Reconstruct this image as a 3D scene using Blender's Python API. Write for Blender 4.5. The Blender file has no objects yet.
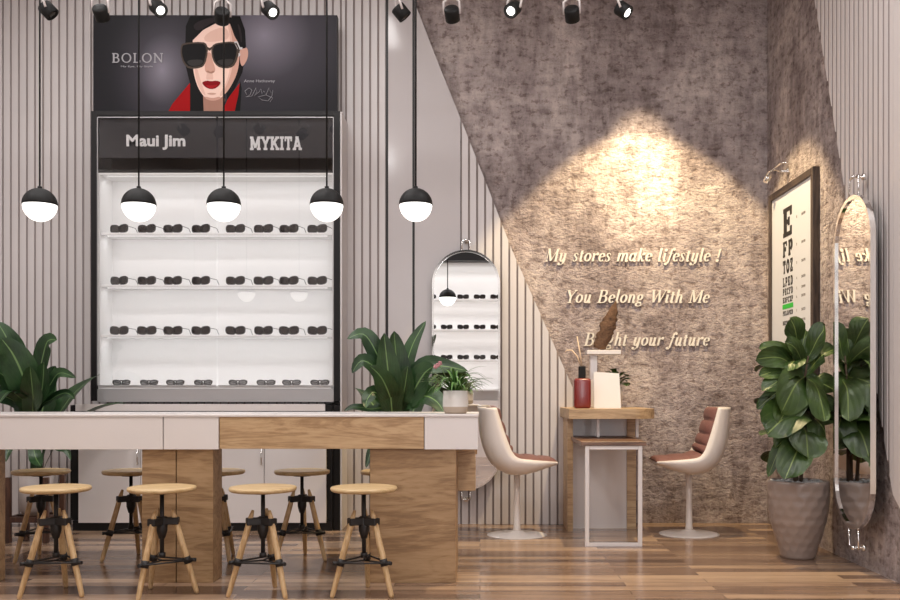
import bpy, bmesh, math, random
from mathutils import Vector, Matrix
PI = math.pi
sin, cos = math.sin, math.cos
random.seed(7)
SC = bpy.context.scene
COL = SC.collection

# ------------------------------------------------------------------ camera
F, VX, VY, H = 950.0, 480.0, 392.0, 0.92
cd = bpy.data.cameras.new('camera')
cam = bpy.data.objects.new('camera', cd); COL.objects.link(cam)
cam.location = (0, 0, H); cam.rotation_euler = (PI/2, 0, 0)
cd.sensor_width = 36; cd.lens = 36*F/900
cd.shift_x = (450-VX)/900; cd.shift_y = (VY-300)/900
cd.clip_start = 0.05
SC.camera = cam
def X(px, Y): return (px-VX)*Y/F
def Z(py, Y): return H-(py-VY)*Y/F

# ------------------------------------------------------------------ mesh helpers
def cube(bm, x0, x1, y0, y1, z0, z1, bev=0.0, seg=2):
    if bev <= 0:
        vs = [bm.verts.new(p) for p in ((x0,y0,z0),(x1,y0,z0),(x1,y1,z0),(x0,y1,z0),(x0,y0,z1),(x1,y0,z1),(x1,y1,z1),(x0,y1,z1))]
        for f in ((3,2,1,0),(4,5,6,7),(0,1,5,4),(1,2,6,5),(2,3,7,6),(3,0,4,7)): bm.faces.new([vs[i] for i in f])
        return
    b = bmesh.new(); cube(b, x0, x1, y0, y1, z0, z1)
    bmesh.ops.bevel(b, geom=list(b.edges), offset=bev, segments=seg, affect='EDGES', profile=0.5)
    merge(bm, b)
def merge(bm, b, M=None):
    if M is not None: bmesh.ops.transform(b, matrix=M, verts=b.verts)
    me = bpy.data.meshes.new('tmp'); b.to_mesh(me); b.free(); bm.from_mesh(me); bpy.data.meshes.remove(me)
def ring_loft(bm, rings, closed=True, cap0=True, cap1=True, smooth=True):
    vr = [[bm.verts.new(p) for p in r] for r in rings]
    n = len(vr[0])
    for a, b in zip(vr[:-1], vr[1:]):
        for i in range(n if closed else n-1):
            j = (i+1) % n
            try: bm.faces.new((a[i], a[j], b[j], b[i])).smooth = smooth
            except ValueError: pass
    if cap0: bm.faces.new(vr[0][::-1])
    if cap1: bm.faces.new(vr[-1])
    return vr
def lathe(bm, prof, n=32, c=(0,0,0), cap0=True, cap1=True, smooth=True, wob=None):
    rings = []
    for r, z in prof:
        rings.append([(c[0]+r*(wob(2*PI*i/n, z) if wob else 1)*cos(2*PI*i/n), c[1]+r*(wob(2*PI*i/n, z) if wob else 1)*sin(2*PI*i/n), c[2]+z) for i in range(n)])
    ring_loft(bm, rings, True, cap0, cap1, smooth)
def tube(bm, pts, r, n=8, smooth=True):
    pts = [Vector(p) for p in pts]
    rs = r if isinstance(r, (list, tuple)) else [r]*len(pts)
    rings = []; up = None
    for i, p in enumerate(pts):
        d = (pts[min(i+1, len(pts)-1)]-pts[max(i-1, 0)]).normalized()
        if up is None: up = d.orthogonal().normalized()
        up = (up-d*up.dot(d)).normalized(); s = d.cross(up)
        rings.append([p+(up*cos(2*PI*k/n)+s*sin(2*PI*k/n))*rs[i] for k in range(n)])
    ring_loft(bm, rings, True, True, True, smooth)
def prism(bm, poly, mp, d0, d1):
    """poly: 2-D outline; mp(u, v, w) maps to 3-D; extruded from w=d0 to w=d1"""
    a = [bm.verts.new(mp(u, v, d0)) for u, v in poly]; b = [bm.verts.new(mp(u, v, d1)) for u, v in poly]
    n = len(poly)
    fs = [bm.faces.new(a[::-1]), bm.faces.new(b)]
    for i in range(n): fs.append(bm.faces.new((a[i], a[(i+1) % n], b[(i+1) % n], b[i])))
    return fs
def ellipsoid(bm, c, rx, ry, rz, u=20, v=12):
    b = bmesh.new(); bmesh.ops.create_uvsphere(b, u_segments=u, v_segments=v, radius=1)
    for f in b.faces: f.smooth = True
    merge(bm, b, Matrix.Translation(c) @ Matrix.Diagonal((rx, ry, rz, 1)))
def obj(name, bm, mats, parent=None, fix=True, loc=None):
    if fix: bmesh.ops.recalc_face_normals(bm, faces=bm.faces)
    me = bpy.data.meshes.new(name); bm.to_mesh(me); bm.free()
    for m in (mats if isinstance(mats, (list, tuple)) else [mats]): me.materials.append(m)
    o = bpy.data.objects.new(name, me); COL.objects.link(o)
    if parent is not None: o.parent = parent
    if loc is not None: o.location = loc
    return o
def BM(): return bmesh.new()
def tag(o, label=None, cat=None, group=None):
    if label: o['label'] = label
    if cat: o['category'] = cat
    if group: o['group'] = group
    return o
def thing(name, label, cat, loc=(0,0,0), rz=0, group=None):
    o = bpy.data.objects.new(name, None); COL.objects.link(o)
    o.empty_display_size = 0.1; o.location = loc; o.rotation_euler = (0, 0, rz)
    return tag(o, label, cat, group)
def struct(name, bm, mats, parent=None):
    o = obj(name, bm, mats, parent)
    if parent is None: o['kind'] = 'structure'
    return o
def copy_tree(o, parent=None):
    c = o.copy(); COL.objects.link(c)
    if parent is not None: c.parent = parent
    for ch in list(o.children): copy_tree(ch, c)
    return c
def lamp(name, kind, loc, energy, color=(1,1,1), parent=None, rot=None, aim=None, **kw):
    l = bpy.data.lights.new(name, kind); l.energy = energy; l.color = color
    for k, v in kw.items(): setattr(l, k, v)
    o = bpy.data.objects.new(name, l); COL.objects.link(o); o.location = loc
    if aim is not None: o.rotation_euler = (Vector(aim)-Vector(loc)).to_track_quat('-Z', 'Y').to_euler()
    elif rot is not None: o.rotation_euler = rot
    if parent is not None: o.parent = parent
    return o

# ------------------------------------------------------------------ materials
def lin(r, g, b):
    f = lambda c: (c/255/12.92) if c/255 <= 0.04045 else ((c/255+0.055)/1.055)**2.4
    return (f(r), f(g), f(b), 1)
def newmat(name):
    m = bpy.data.materials.new(name); m.use_nodes = True
    nt = m.node_tree
    return m, nt, nt.nodes['Principled BSDF']
def N(nt, t, **kw):
    n = nt.nodes.new(t)
    for k, v in kw.items():
        if k in n.inputs: n.inputs[k].default_value = v
        else: setattr(n, k, v)
    return n
def mat(name, col, rough=0.5, metal=0.0, bump=0.0, bscale=60, var=0.0, vscale=8, coat=0.0, emit=0.0, spec=0.5):
    m, nt, b = newmat(name)
    b.inputs['Base Color'].default_value = col; b.inputs['Roughness'].default_value = rough
    b.inputs['Metallic'].default_value = metal; b.inputs['Coat Weight'].default_value = coat
    b.inputs['Specular IOR Level'].default_value = spec
    if emit:
        b.inputs['Emission Color'].default_value = col; b.inputs['Emission Strength'].default_value = emit
    tc = N(nt, 'ShaderNodeTexCoord')
    if var:
        no = N(nt, 'ShaderNodeTexNoise', Scale=vscale, Detail=5.0)
        nt.links.new(tc.outputs['Object'], no.inputs['Vector'])
        mx = N(nt, 'ShaderNodeMix', data_type='RGBA')
        mx.inputs[6].default_value = tuple(c*(1-var) for c in col[:3])+(1,)
        mx.inputs[7].default_value = tuple(min(1, c*(1+var)) for c in col[:3])+(1,)
        nt.links.new(no.outputs['Fac'], mx.inputs[0]); nt.links.new(mx.outputs[2], b.inputs['Base Color'])
    if bump:
        no = N(nt, 'ShaderNodeTexNoise', Scale=bscale, Detail=4.0)
        nt.links.new(tc.outputs['Object'], no.inputs['Vector'])
        bp = N(nt, 'ShaderNodeBump', Strength=bump, Distance=0.01)
        nt.links.new(no.outputs['Fac'], bp.inputs['Height']); nt.links.new(bp.outputs['Normal'], b.inputs['Normal'])
    return m
def ramp(nt, stops):
    r = N(nt, 'ShaderNodeValToRGB'); el = r.color_ramp.elements
    el[0].position, el[0].color = stops[0]; el[1].position, el[1].color = stops[-1]
    for p, c in stops[1:-1]: e = el.new(p); e.color = c
    return r
def concrete(name, tint=1.0):
    m, nt, b = newmat(name)
    tc = N(nt, 'ShaderNodeTexCoord')
    L = nt.links.new
    def noise(scale, sx, sy, sz, detail=6.0, rough=0.6, dist=0.0):
        mp = N(nt, 'ShaderNodeMapping'); mp.inputs['Scale'].default_value = (sx, sy, sz)
        L(tc.outputs['Object'], mp.inputs['Vector'])
        n = N(nt, 'ShaderNodeTexNoise', Scale=scale, Detail=detail, Roughness=rough, Distortion=dist)
        L(mp.outputs['Vector'], n.inputs['Vector']); return n
    big = noise(1.5, 1, 1, 0.8, 8, 0.72, 0.4)
    ns1 = noise(16, 1, 1, 0.3, 6, 0.7); ns2 = noise(15, 0.35, 0.35, 1, 6, 0.7)
    mid = N(nt, 'ShaderNodeMix', data_type='FLOAT'); mid.inputs[0].default_value = .5
    L(ns1.outputs['Fac'], mid.inputs[2]); L(ns2.outputs['Fac'], mid.inputs[3])
    def t(r, g, bb):
        c = lin(r, g, bb); return tuple(v*tint for v in c[:3])+(1,)
    r1 = ramp(nt, [(0.34, t(98, 88, 87)), (0.5, t(124, 114, 112)), (0.64, t(144, 134, 130))])
    L(big.outputs['Fac'], r1.inputs['Fac'])
    r2 = ramp(nt, [(0.4, (0.52, 0.49, 0.49, 1)), (0.5, (0.92, 0.92, 0.92, 1)), (0.58, (1.15, 1.15, 1.15, 1))])
    L(mid.outputs[0], r2.inputs['Fac'])
    mx = N(nt, 'ShaderNodeMix', data_type='RGBA', blend_type='MULTIPLY'); mx.inputs[0].default_value = 0.85
    L(r1.outputs['Color'], mx.inputs[6]); L(r2.outputs['Color'], mx.inputs[7])
    h0 = noise(21, 0.9, 0.9, 1.15, 7, 0.66, 0.0)
    r3 = ramp(nt, [(0.38, (0.42, 0.36, 0.34, 1)), (0.47, (1, 1, 1, 1))]); L(h0.outputs['Fac'], r3.inputs['Fac'])   # darker colour in the pits
    m3 = N(nt, 'ShaderNodeMix', data_type='RGBA', blend_type='MULTIPLY'); m3.inputs[0].default_value = 0.7
    L(mx.outputs[2], m3.inputs[6]); L(r3.outputs['Color'], m3.inputs[7])
    L(m3.outputs[2], b.inputs['Base Color'])
    b.inputs['Roughness'].default_value = 0.85; b.inputs['Specular IOR Level'].default_value = 0.25
    h1 = noise(21, 0.9, 0.9, 1.15, 7, 0.66, 0.0)
    h2 = noise(60, 0.7, 0.7, 1.3, 4, 0.6)
    ms = N(nt, 'ShaderNodeMath', operation='MULTIPLY_ADD'); ms.inputs[1].default_value = 0.3
    L(h2.outputs['Fac'], ms.inputs[0]); L(h1.outputs['Fac'], ms.inputs[2])
    bp = N(nt, 'ShaderNodeBump', Strength=1.0, Distance=0.028)
    L(ms.outputs[0], bp.inputs['Height']); L(bp.outputs['Normal'], b.inputs['Normal'])
    return m
def wood(name, c0, c1, c2, axis='X', scale=1.0, rough=0.45, fig=2.5, coat=0.0):
    m, nt, b = newmat(name); L = nt.links.new
    tc = N(nt, 'ShaderNodeTexCoord')
    st = {'X': (0.12, 1, 1), 'Y': (1, 0.12, 1), 'Z': (1, 1, 0.12)}[axis]
    mp = N(nt, 'ShaderNodeMapping'); mp.inputs['Scale'].default_value = st
    L(tc.outputs['Object'], mp.inputs['Vector'])
    n1 = N(nt, 'ShaderNodeTexNoise', Scale=5*scale, Detail=5.0, Roughness=0.6, Distortion=fig)
    n2 = N(nt, 'ShaderNodeTexNoise', Scale=55*scale, Detail=4.0, Roughness=0.6)
    L(mp.outputs['Vector'], n1.inputs['Vector']); L(mp.outputs['Vector'], n2.inputs['Vector'])
    wv = N(nt, 'ShaderNodeMath', operation='MULTIPLY'); wv.inputs[1].default_value = 26
    L(n1.outputs['Fac'], wv.inputs[0])
    sn = N(nt, 'ShaderNodeMath', operation='SINE'); L(wv.outputs[0], sn.inputs[0])
    ad = N(nt, 'ShaderNodeMath', operation='MULTIPLY_ADD'); ad.inputs[1].default_value = 0.22
    L(sn.outputs[0], ad.inputs[0]); L(n2.outputs['Fac'], ad.inputs[2])
    r = ramp(nt, [(0.2, c0), (0.5, c1), (0.8, c2)])
    L(ad.outputs[0], r.inputs['Fac']); L(r.outputs['Color'], b.inputs['Base Color'])
    b.inputs['Roughness'].default_value = rough; b.inputs['Coat Weight'].default_value = coat
    bp = N(nt, 'ShaderNodeBump', Strength=0.12, Distance=0.004)
    L(n2.outputs['Fac'], bp.inputs['Height']); L(bp.outputs['Normal'], b.inputs['Normal'])
    return m
def floor_wood(name):
    m, nt, b = newmat(name); L = nt.links.new
    tc = N(nt, 'ShaderNodeTexCoord')
    br = N(nt, 'ShaderNodeTexBrick', Scale=1.0, offset=0.37, squash=1.0)
    br.inputs['Brick Width'].default_value = 1.1; br.inputs['Row Height'].default_value = 0.09
    br.inputs['Mortar Size'].default_value = 0.0016; br.inputs['Bias'].default_value = 0.0
    br.inputs['Color1'].default_value = (0, 0, 0, 1); br.inputs['Color2'].default_value = (1, 1, 1, 1); br.inputs['Mortar'].default_value = (0, 0, 0, 1)
    L(tc.outputs['Object'], br.inputs['Vector'])
    mp = N(nt, 'ShaderNodeMapping'); mp.inputs['Scale'].default_value = (0.1, 1, 1)
    L(tc.outputs['Object'], mp.inputs['Vector'])
    n1 = N(nt, 'ShaderNodeTexNoise', Scale=7, Detail=6.0, Roughness=0.65, Distortion=1.2)
    n2 = N(nt, 'ShaderNodeTexNoise', Scale=60, Detail=4.0)
    L(mp.outputs['Vector'], n1.inputs['Vector']); L(mp.outputs['Vector'], n2.inputs['Vector'])
    a = N(nt, 'ShaderNodeMath', operation='MULTIPLY_ADD'); a.inputs[1].default_value = 0.55
    L(br.outputs['Color'], a.inputs[0])
    s = N(nt, 'ShaderNodeMath', operation='MULTIPLY_ADD'); s.inputs[1].default_value = 0.75; s.inputs[2].default_value = -0.2
    L(n1.outputs['Fac'], s.inputs[0]); L(s.outputs[0], a.inputs[2])
    a2 = N(nt, 'ShaderNodeMath', operation='MULTIPLY_ADD'); a2.inputs[1].default_value = 0.2
    L(n2.outputs['Fac'], a2.inputs[0]); L(a.outputs[0], a2.inputs[2])
    r = ramp(nt, [(0.2, lin(82, 63, 53)), (0.4, lin(118, 94, 79)), (0.58, lin(146, 120, 100)), (0.8, lin(180, 152, 126))])
    L(a2.outputs[0], r.inputs['Fac'])
    mx = N(nt, 'ShaderNodeMix', data_type='RGBA')
    L(br.outputs['Fac'], mx.inputs[0]); L(r.outputs['Color'], mx.inputs[6]); mx.inputs[7].default_value = lin(70, 50, 40)
    L(mx.outputs[2], b.inputs['Base Color'])
    b.inputs['Roughness'].default_value = 0.2; b.inputs['Specular IOR Level'].default_value = 0.5
    bp = N(nt, 'ShaderNodeBump', Strength=0.05, Distance=0.003)
    L(n2.outputs['Fac'], bp.inputs['Height']); L(bp.outputs['Normal'], b.inputs['Normal'])
    return m
def glass_pane(name, tint=(1, 1, 1, 1), f0=0.045, gain=1.0):
    m, nt, b = newmat(name); L = nt.links.new
    nt.nodes.remove(b); out = [n for n in nt.nodes if n.type == 'OUTPUT_MATERIAL'][0]
    lw = N(nt, 'ShaderNodeLayerWeight'); 
    p = N(nt, 'ShaderNodeMath', operation='POWER'); p.inputs[1].default_value = 5
    L(lw.outputs['Facing'], p.inputs[0])
    q = N(nt, 'ShaderNodeMath', operation='MULTIPLY_ADD'); q.inputs[1].default_value = 1-f0; q.inputs[2].default_value = f0*gain
    L(p.outputs[0], q.inputs[0])
    tr = N(nt, 'ShaderNodeBsdfTransparent'); tr.inputs['Color'].default_value = tint
    gl = N(nt, 'ShaderNodeBsdfGlossy', Roughness=0.0)
    mx = N(nt, 'ShaderNodeMixShader'); L(q.outputs[0], mx.inputs[0]); L(tr.outputs[0], mx.inputs[1]); L(gl.outputs[0], mx.inputs[2])
    L(mx.outputs[0], out.inputs['Surface'])
    return m
def leaf_mat(name, c_dark, c_light, c_rib, rough=0.35, veins=9.0, ribw=0.05, vk=.12, bs=.3):
    m, nt, b = newmat(name); L = nt.links.new
    uv = N(nt, 'ShaderNodeUVMap'); sep = N(nt, 'ShaderNodeSeparateXYZ'); L(uv.outputs['UV'], sep.inputs[0])
    d = N(nt, 'ShaderNodeMath', operation='SUBTRACT'); L(sep.outputs['X'], d.inputs[0]); d.inputs[1].default_value = 0.5
    ab = N(nt, 'ShaderNodeMath', operation='ABSOLUTE'); L(d.outputs[0], ab.inputs[0])
    vv = N(nt, 'ShaderNodeMath', operation='MULTIPLY_ADD'); vv.inputs[1].default_value = -0.9   # slanted side veins
    L(ab.outputs[0], vv.inputs[0]); L(sep.outputs['Y'], vv.inputs[2])
    vm = N(nt, 'ShaderNodeMath', operation='MULTIPLY'); vm.inputs[1].default_value = veins*2*PI; L(vv.outputs[0], vm.inputs[0])
    vs = N(nt, 'ShaderNodeMath', operation='SINE'); L(vm.outputs[0], vs.inputs[0])
    vr = ramp(nt, [(0.9, (0, 0, 0, 1)), (1.0, (1, 1, 1, 1))]); L(vs.outputs[0], vr.inputs['Fac'])
    tc = N(nt, 'ShaderNodeTexCoord'); no = N(nt, 'ShaderNodeTexNoise', Scale=9, Detail=3.0); L(tc.outputs['Object'], no.inputs['Vector'])
    mx = N(nt, 'ShaderNodeMix', data_type='RGBA'); mx.inputs[6].default_value = c_dark; mx.inputs[7].default_value = c_light
    cr = ramp(nt, [(0.35, (0, 0, 0, 1)), (0.65, (1, 1, 1, 1))]); L(no.outputs['Fac'], cr.inputs['Fac']); L(cr.outputs['Color'], mx.inputs[0])
    m1 = N(nt, 'ShaderNodeMix', data_type='RGBA'); m1.inputs[7].default_value = c_rib
    k = N(nt, 'ShaderNodeMath', operation='MULTIPLY'); k.inputs[1].default_value = vk; L(vr.outputs['Color'], k.inputs[0])
    L(k.outputs[0], m1.inputs[0]); L(mx.outputs[2], m1.inputs[6])
    rr = ramp(nt, [(ribw*0.5, (1, 1, 1, 1)), (ribw, (0, 0, 0, 1))]); L(ab.outputs[0], rr.inputs['Fac'])
    m2 = N(nt, 'ShaderNodeMix', data_type='RGBA'); m2.inputs[7].default_value = c_rib
    L(rr.outputs['Color'], m2.inputs[0]); L(m1.outputs[2], m2.inputs[6]); L(m2.outputs[2], b.inputs['Base Color'])
    b.inputs['Roughness'].default_value = rough
    bp = N(nt, 'ShaderNodeBump', Strength=bs, Distance=0.004); bp.invert = True
    L(vs.outputs[0], bp.inputs['Height']); L(bp.outputs['Normal'], b.inputs['Normal'])
    return m

M = {}
M['concrete'] = concrete('rough_concrete', 2.2); M['concrete_side'] = concrete('rough_concrete_side', 2.0)
M['slat'] = mat('warm_grey_slat', lin(206, 200, 199), 0.42, var=0.03, vscale=3)
M['slat_gap'] = mat('groove_brown', lin(150, 138, 134), 0.8)
M['gloss_panel'] = mat('glossy_warm_grey_panel', lin(196, 190, 190), 0.12, spec=0.6)
M['black_strip'] = mat('black_strip', lin(24, 20, 20), 0.4)
M['rib'] = mat('pale_ribbed_panel', lin(212, 204, 201), 0.5)
M['paint'] = mat('painted_wall', lin(206, 199, 196), 0.6, bump=0.05, bscale=200)
M['ceiling'] = mat('ceiling_paint', lin(205, 200, 198), 0.8)
M['floor'] = floor_wood('plank_floor')
M['white'] = mat('white_lacquer', lin(226, 219, 216), 0.3)
M['white_matte'] = mat('white_matte', lin(232, 230, 228), 0.55)
M['case_white'] = mat('case_white', lin(236, 235, 234), 0.4)
M['silver'] = mat('brushed_silver', lin(188, 186, 187), 0.35, metal=0.4)
M['black'] = mat('black_metal', lin(18, 17, 17), 0.6, spec=.3)
M['black_soft'] = mat('black_bracket', lin(34, 31, 30), 0.5)
M['cab_black'] = mat('cabinet_black', lin(24, 22, 23), 0.45, spec=.3)
M['header'] = mat('header_charcoal', lin(58, 57, 60), 0.6, spec=.15)
M['letter_grey'] = mat('letter_grey', lin(226, 225, 226), 0.5)
M['letter_print'] = mat('poster_letter_grey', lin(168, 166, 170), 0.6, spec=.1)
M['letter_wall'] = mat('letter_ivory', lin(230, 223, 212), 0.6)
M['chrome'] = mat('chrome', (0.85, 0.84, 0.83, 1), 0.08, metal=1)
M['mirror'] = mat('mirror_glass', (0.92, 0.92, 0.92, 1), 0.0, metal=1)
M['glass'] = glass_pane('case_glass', f0=0.05)
M['shelf_glass'] = mat('shelf_white', lin(240, 239, 239), 0.25)
M['oak'] = wood('oak_drawer', lin(158, 126, 92), lin(182, 150, 113), lin(196, 165, 128), 'X', 1.6, 0.45, 2.5)
M['oak_leg'] = wood('oak_leg', lin(138, 107, 76), lin(160, 128, 92), lin(174, 142, 106), 'X', 1.2, 0.45, 2.5)
M['seat_wood'] = wood('pale_seat_wood', lin(190, 158, 112), lin(208, 178, 132), lin(216, 188, 144), 'X', 2.5, 0.4, 1.0)
M['leg_wood'] = wood('ash_leg', lin(178, 142, 98), lin(206, 172, 126), lin(220, 188, 144), 'Z', 3, 0.45, 1.0)
M['desk_wood'] = wood('desk_ash', lin(158, 128, 94), lin(184, 153, 115), lin(198, 168, 130), 'X', 2, 0.42, 1.5)
M['dark_wood'] = wood('dark_walnut', lin(52, 34, 28), lin(74, 48, 38), lin(92, 62, 48), 'Z', 3, 0.45, 1.0)
M['brown_board'] = wood('brown_board', lin(92, 66, 52), lin(116, 86, 68), lin(134, 100, 80), 'X', 2, 0.4, 1.0)
M['shell'] = mat('chair_shell_white', lin(226, 216, 208), 0.3)
M['leather'] = mat('russet_leather', lin(118, 80, 75), 0.5, bump=0.15, bscale=120, var=0.1, vscale=30)
M['pot'] = mat('hammered_pot', lin(150, 134, 125), 0.32, bump=0.25, bscale=20, var=0.08)
M['pebble'] = mat('white_pebble', lin(205, 205, 205), 0.6, var=0.12, vscale=40)
M['soil'] = mat('soil', lin(60, 46, 38), 0.9, bump=0.5, bscale=80)
M['pot_white'] = mat('glazed_white', lin(226, 220, 214), 0.35)
M['pot_grey'] = mat('grey_planter', lin(176, 166, 162), 0.5)
M['pot_tan'] = mat('raw_clay_band', lin(186, 168, 150), 0.7)
M['stem'] = mat('green_stem', lin(92, 116, 66), 0.5)
M['bark'] = mat('fig_bark', lin(96, 78, 62), 0.8, bump=0.3)
M['leaf_big'] = leaf_mat('peace_lily_leaf', lin(26, 50, 27), lin(48, 78, 42), lin(112, 142, 88), 0.35, 10, 0.035, .06, .08)
M['leaf_fig'] = leaf_mat('fiddle_leaf', lin(38, 58, 25), lin(68, 92, 40), lin(128, 146, 82), 0.42, 6, 0.025, .12, .12)
M['leaf_spider'] = leaf_mat('spider_leaf', lin(54, 98, 40), lin(92, 136, 60), lin(150, 180, 110), 0.4, 0.0, 0.08)
M['petal'] = mat('pink_petal', lin(190, 130, 136), 0.5)
M['red_glass'] = mat('red_bottle', lin(118, 34, 32), 0.25, coat=0.2)
M['plume'] = mat('brown_plume', lin(96, 70, 52), 0.9, bump=0.6, bscale=60, var=0.45, vscale=45)
M['reed'] = mat('reed', lin(222, 196, 168), 0.7)
M['lens'] = mat('dark_lens', lin(38, 34, 34), 0.08, coat=0.3)
M['frame_black'] = mat('sunglass_frame', lin(30, 28, 28), 0.3)
M['wire'] = mat('spectacle_wire', lin(44, 42, 42), 0.3, metal=0.3)
M['clear_lens'] = glass_pane('clear_lens', (0.5, 0.5, 0.5, 1), 0.06)
M['chart_white'] = mat('chart_paper', lin(216, 218, 224), 0.5)
M['chart_frame'] = wood('chart_frame_wood', lin(44, 34, 30), lin(62, 49, 42), lin(76, 62, 52), 'Z', 2, 0.4)
M['ink'] = mat('chart_ink', lin(22, 20, 20), 0.6)
M['ink_grey'] = mat('chart_small_ink', lin(120, 112, 106), 0.6)
M['chart_green'] = mat('chart_green_bar', lin(40, 190, 60), 0.5)
M['bulb'] = mat('opal_glass_lit', (1, 0.97, 0.93, 1), 0.3, emit=1.7)
M['spot_face'] = mat('spot_lens_lit', (1, 0.96, 0.9, 1), 0.3, emit=6.0)
M['spot_off'] = mat('spot_lens', lin(60, 58, 56), 0.2)
M['arm_white'] = mat('spot_arm_white', lin(214, 206, 204), 0.35)
M['led'] = mat('led_strip', (1, 1, 1, 1), 0.4, emit=.4)
M['added_panel_glow'] = mat('added_panel_lit', (1, 0.96, 0.93, 1), 0.4, emit=3.0)  # glow of the ceiling panels added to light the room
M['window_frame'] = mat('window_frame', lin(60, 58, 58), 0.4)

# ------------------------------------------------------------------ lettering
def A(cx, cy, rx, ry, a0, a1, n=14):
    return [(cx+rx*cos(math.radians(a0+(a1-a0)*i/n)), cy+ry*sin(math.radians(a0+(a1-a0)*i/n))) for i in range(n+1)]
TAIL = lambda x: [(x, 0.08), (x+0.015, 0.015), (x+0.05, 0.0), (x+0.1, 0.06)]
ENT = lambda x, y: ([(x-0.08, y-0.035), (x, y-0.005)], 'h')
DOT = lambda x, y, r=0.055: (A(x, y, r*0.5, r*0.5, 0, 360, 10), r)
ITAL = {
 'o': (0.42, [A(.2, .23, .15, .21, 0, 360, 22)]),
 'e': (0.37, [A(.19, .23, .14, .21, 12, 318, 20), ([(.06, .23), (.33, .27)], 'h')]),
 'a': (0.46, [A(.18, .23, .13, .21, 40, 330, 18), [(.32, .46)] + TAIL(.32)]),
 'u': (0.47, [[(.1, .46), (.1, .12)] + A(.19, .11, .09, .1, 190, 300, 6) + [(.33, .22)], [(.33, .46)] + TAIL(.33), ENT(.1, .46)]),
 'n': (0.47, [[(.1, .46), (.1, 0)], [(.1, .25)] + A(.23, .32, .1, .125, 150, 10, 8) + TAIL(.33), ENT(.1, .46)]),
 'm': (0.7, [[(.1, .46), (.1, 0)], [(.1, .25)] + A(.23, .32, .1, .125, 150, 10, 8) + [(.33, .0)], [(.33, .25)] + A(.46, .32, .1, .125, 150, 10, 8) + TAIL(.56), ENT(.1, .46)]),
 'h': (0.47, [[(.1, .74), (.1, 0)], [(.1, .25)] + A(.23, .32, .1, .125, 150, 10, 8) + TAIL(.33), ENT(.1, .74)]),
 'k': (0.45, [[(.1, .74), (.1, 0)], ([(.1, .18), (.24, .36), (.34, .43)], 'h'), DOT(.34, .42, .07), ([(.18, .27), (.3, .03), (.4, .03)], .085), ENT(.1, .74)]),
 'l': (0.25, [[(.1, .74)] + TAIL(.1), ENT(.1, .74)]),
 'i': (0.25, [[(.1, .46)] + TAIL(.1), ENT(.1, .46), DOT(.11, .62, .09)]),
 't': (0.28, [[(.11, .6)] + TAIL(.11), ([(.01, .45), (.23, .45)], 'h')]),
 'r': (0.37, [[(.1, .46), (.1, 0)], ([(.1, .22), (.16, .36), (.24, .43), (.3, .44)], 'h'), DOT(.29, .41, .08), ENT(.1, .46)]),
 's': (0.34, [([(.27, .34), (.26, .42), (.18, .455), (.09, .42)], 'h'), ([(.1, .43), (.08, .35), (.14, .27), (.23, .18), (.25, .09), (.2, .02)], .085), ([(.22, .03), (.15, .0), (.06, .03), (.04, .11)], 'h')]),
 'f': (0.3, [([(.33, .68), (.3, .73), (.25, .73), (.2, .66)], 'h'), ([(.2, .68), (.165, .46), (.12, .05), (.09, -.1)], .095), ([(.09, -.1), (.05, -.18), (-.02, -.2), (-.06, -.15)], 'h'), ([(.04, .45), (.28, .45)], 'h'), DOT(.32, .66, .07), DOT(-.05, -.14, .07)]),
 'y': (0.46, [[(.1, .46), (.1, .12)] + A(.19, .11, .09, .1, 190, 300, 6) + [(.33, .22)], [(.33, .46), (.33, .0), (.29, -.12)], ([(.3, -.1), (.22, -.19), (.1, -.2), (.05, -.15)], 'h'), DOT(.06, -.14, .07), ENT(.1, .46)]),
 'g': (0.44, [A(.19, .31, .115, .14, 0, 360, 18), ([(.28, .4), (.37, .45)], 'h'), ([(.12, .18), (.07, .1), (.13, .04), (.28, .02), (.33, -.05)], .06), A(.18, -.09, .15, .09, 40, 360, 16)]),
 '!': (0.3, [([(.14, .7), (.11, .2)], .085), DOT(.1, .04, .09)]),
 'M': (0.76, [([(.09, 0), (.09, .68)], 'h'), ([(.1, .7), (.34, .03)], .12), ([(.34, .03), (.62, .7)], 'h'), ([(.62, .7), (.62, 0)], .12), ([(.0, .01), (.18, .01)], 'h'), ([(.52, .01), (.73, .01)], 'h'), ([(.02, .69), (.13, .69)], 'h'), ([(.6, .69), (.72, .69)], 'h')]),
 'Y': (0.56, [([(.06, .69), (.27, .32)], .12), ([(.5, .69), (.28, .32)], 'h'), ([(.27, .36), (.27, 0)], .12), ([(-.02, .69), (.17, .69)], 'h'), ([(.4, .69), (.58, .69)], 'h'), ([(.16, .01), (.38, .01)], 'h')]),
 'B': (0.6, [([(.13, .7), (.13, 0)], .12), ([(.02, .69), (.3, .69)], 'h'), A(.3, .535, .14, .15, 88, -88), ([(.13, .37), (.32, .37)], 'h'), A(.32, .19, .17, .18, 88, -88), ([(.02, .01), (.32, .01)], 'h')]),
 'W': (0.84, [([(.08, .69), (.24, .02)], .12), ([(.24, .02), (.46, .69)], 'h'), ([(.43, .69), (.58, .02)], .12), ([(.58, .02), (.8, .69)], 'h'), ([(-.01, .69), (.18, .69)], 'h'), ([(.36, .69), (.52, .69)], 'h'), ([(.72, .69), (.87, .69)], 'h')]),
 ' ': (0.3, []),
}
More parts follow.
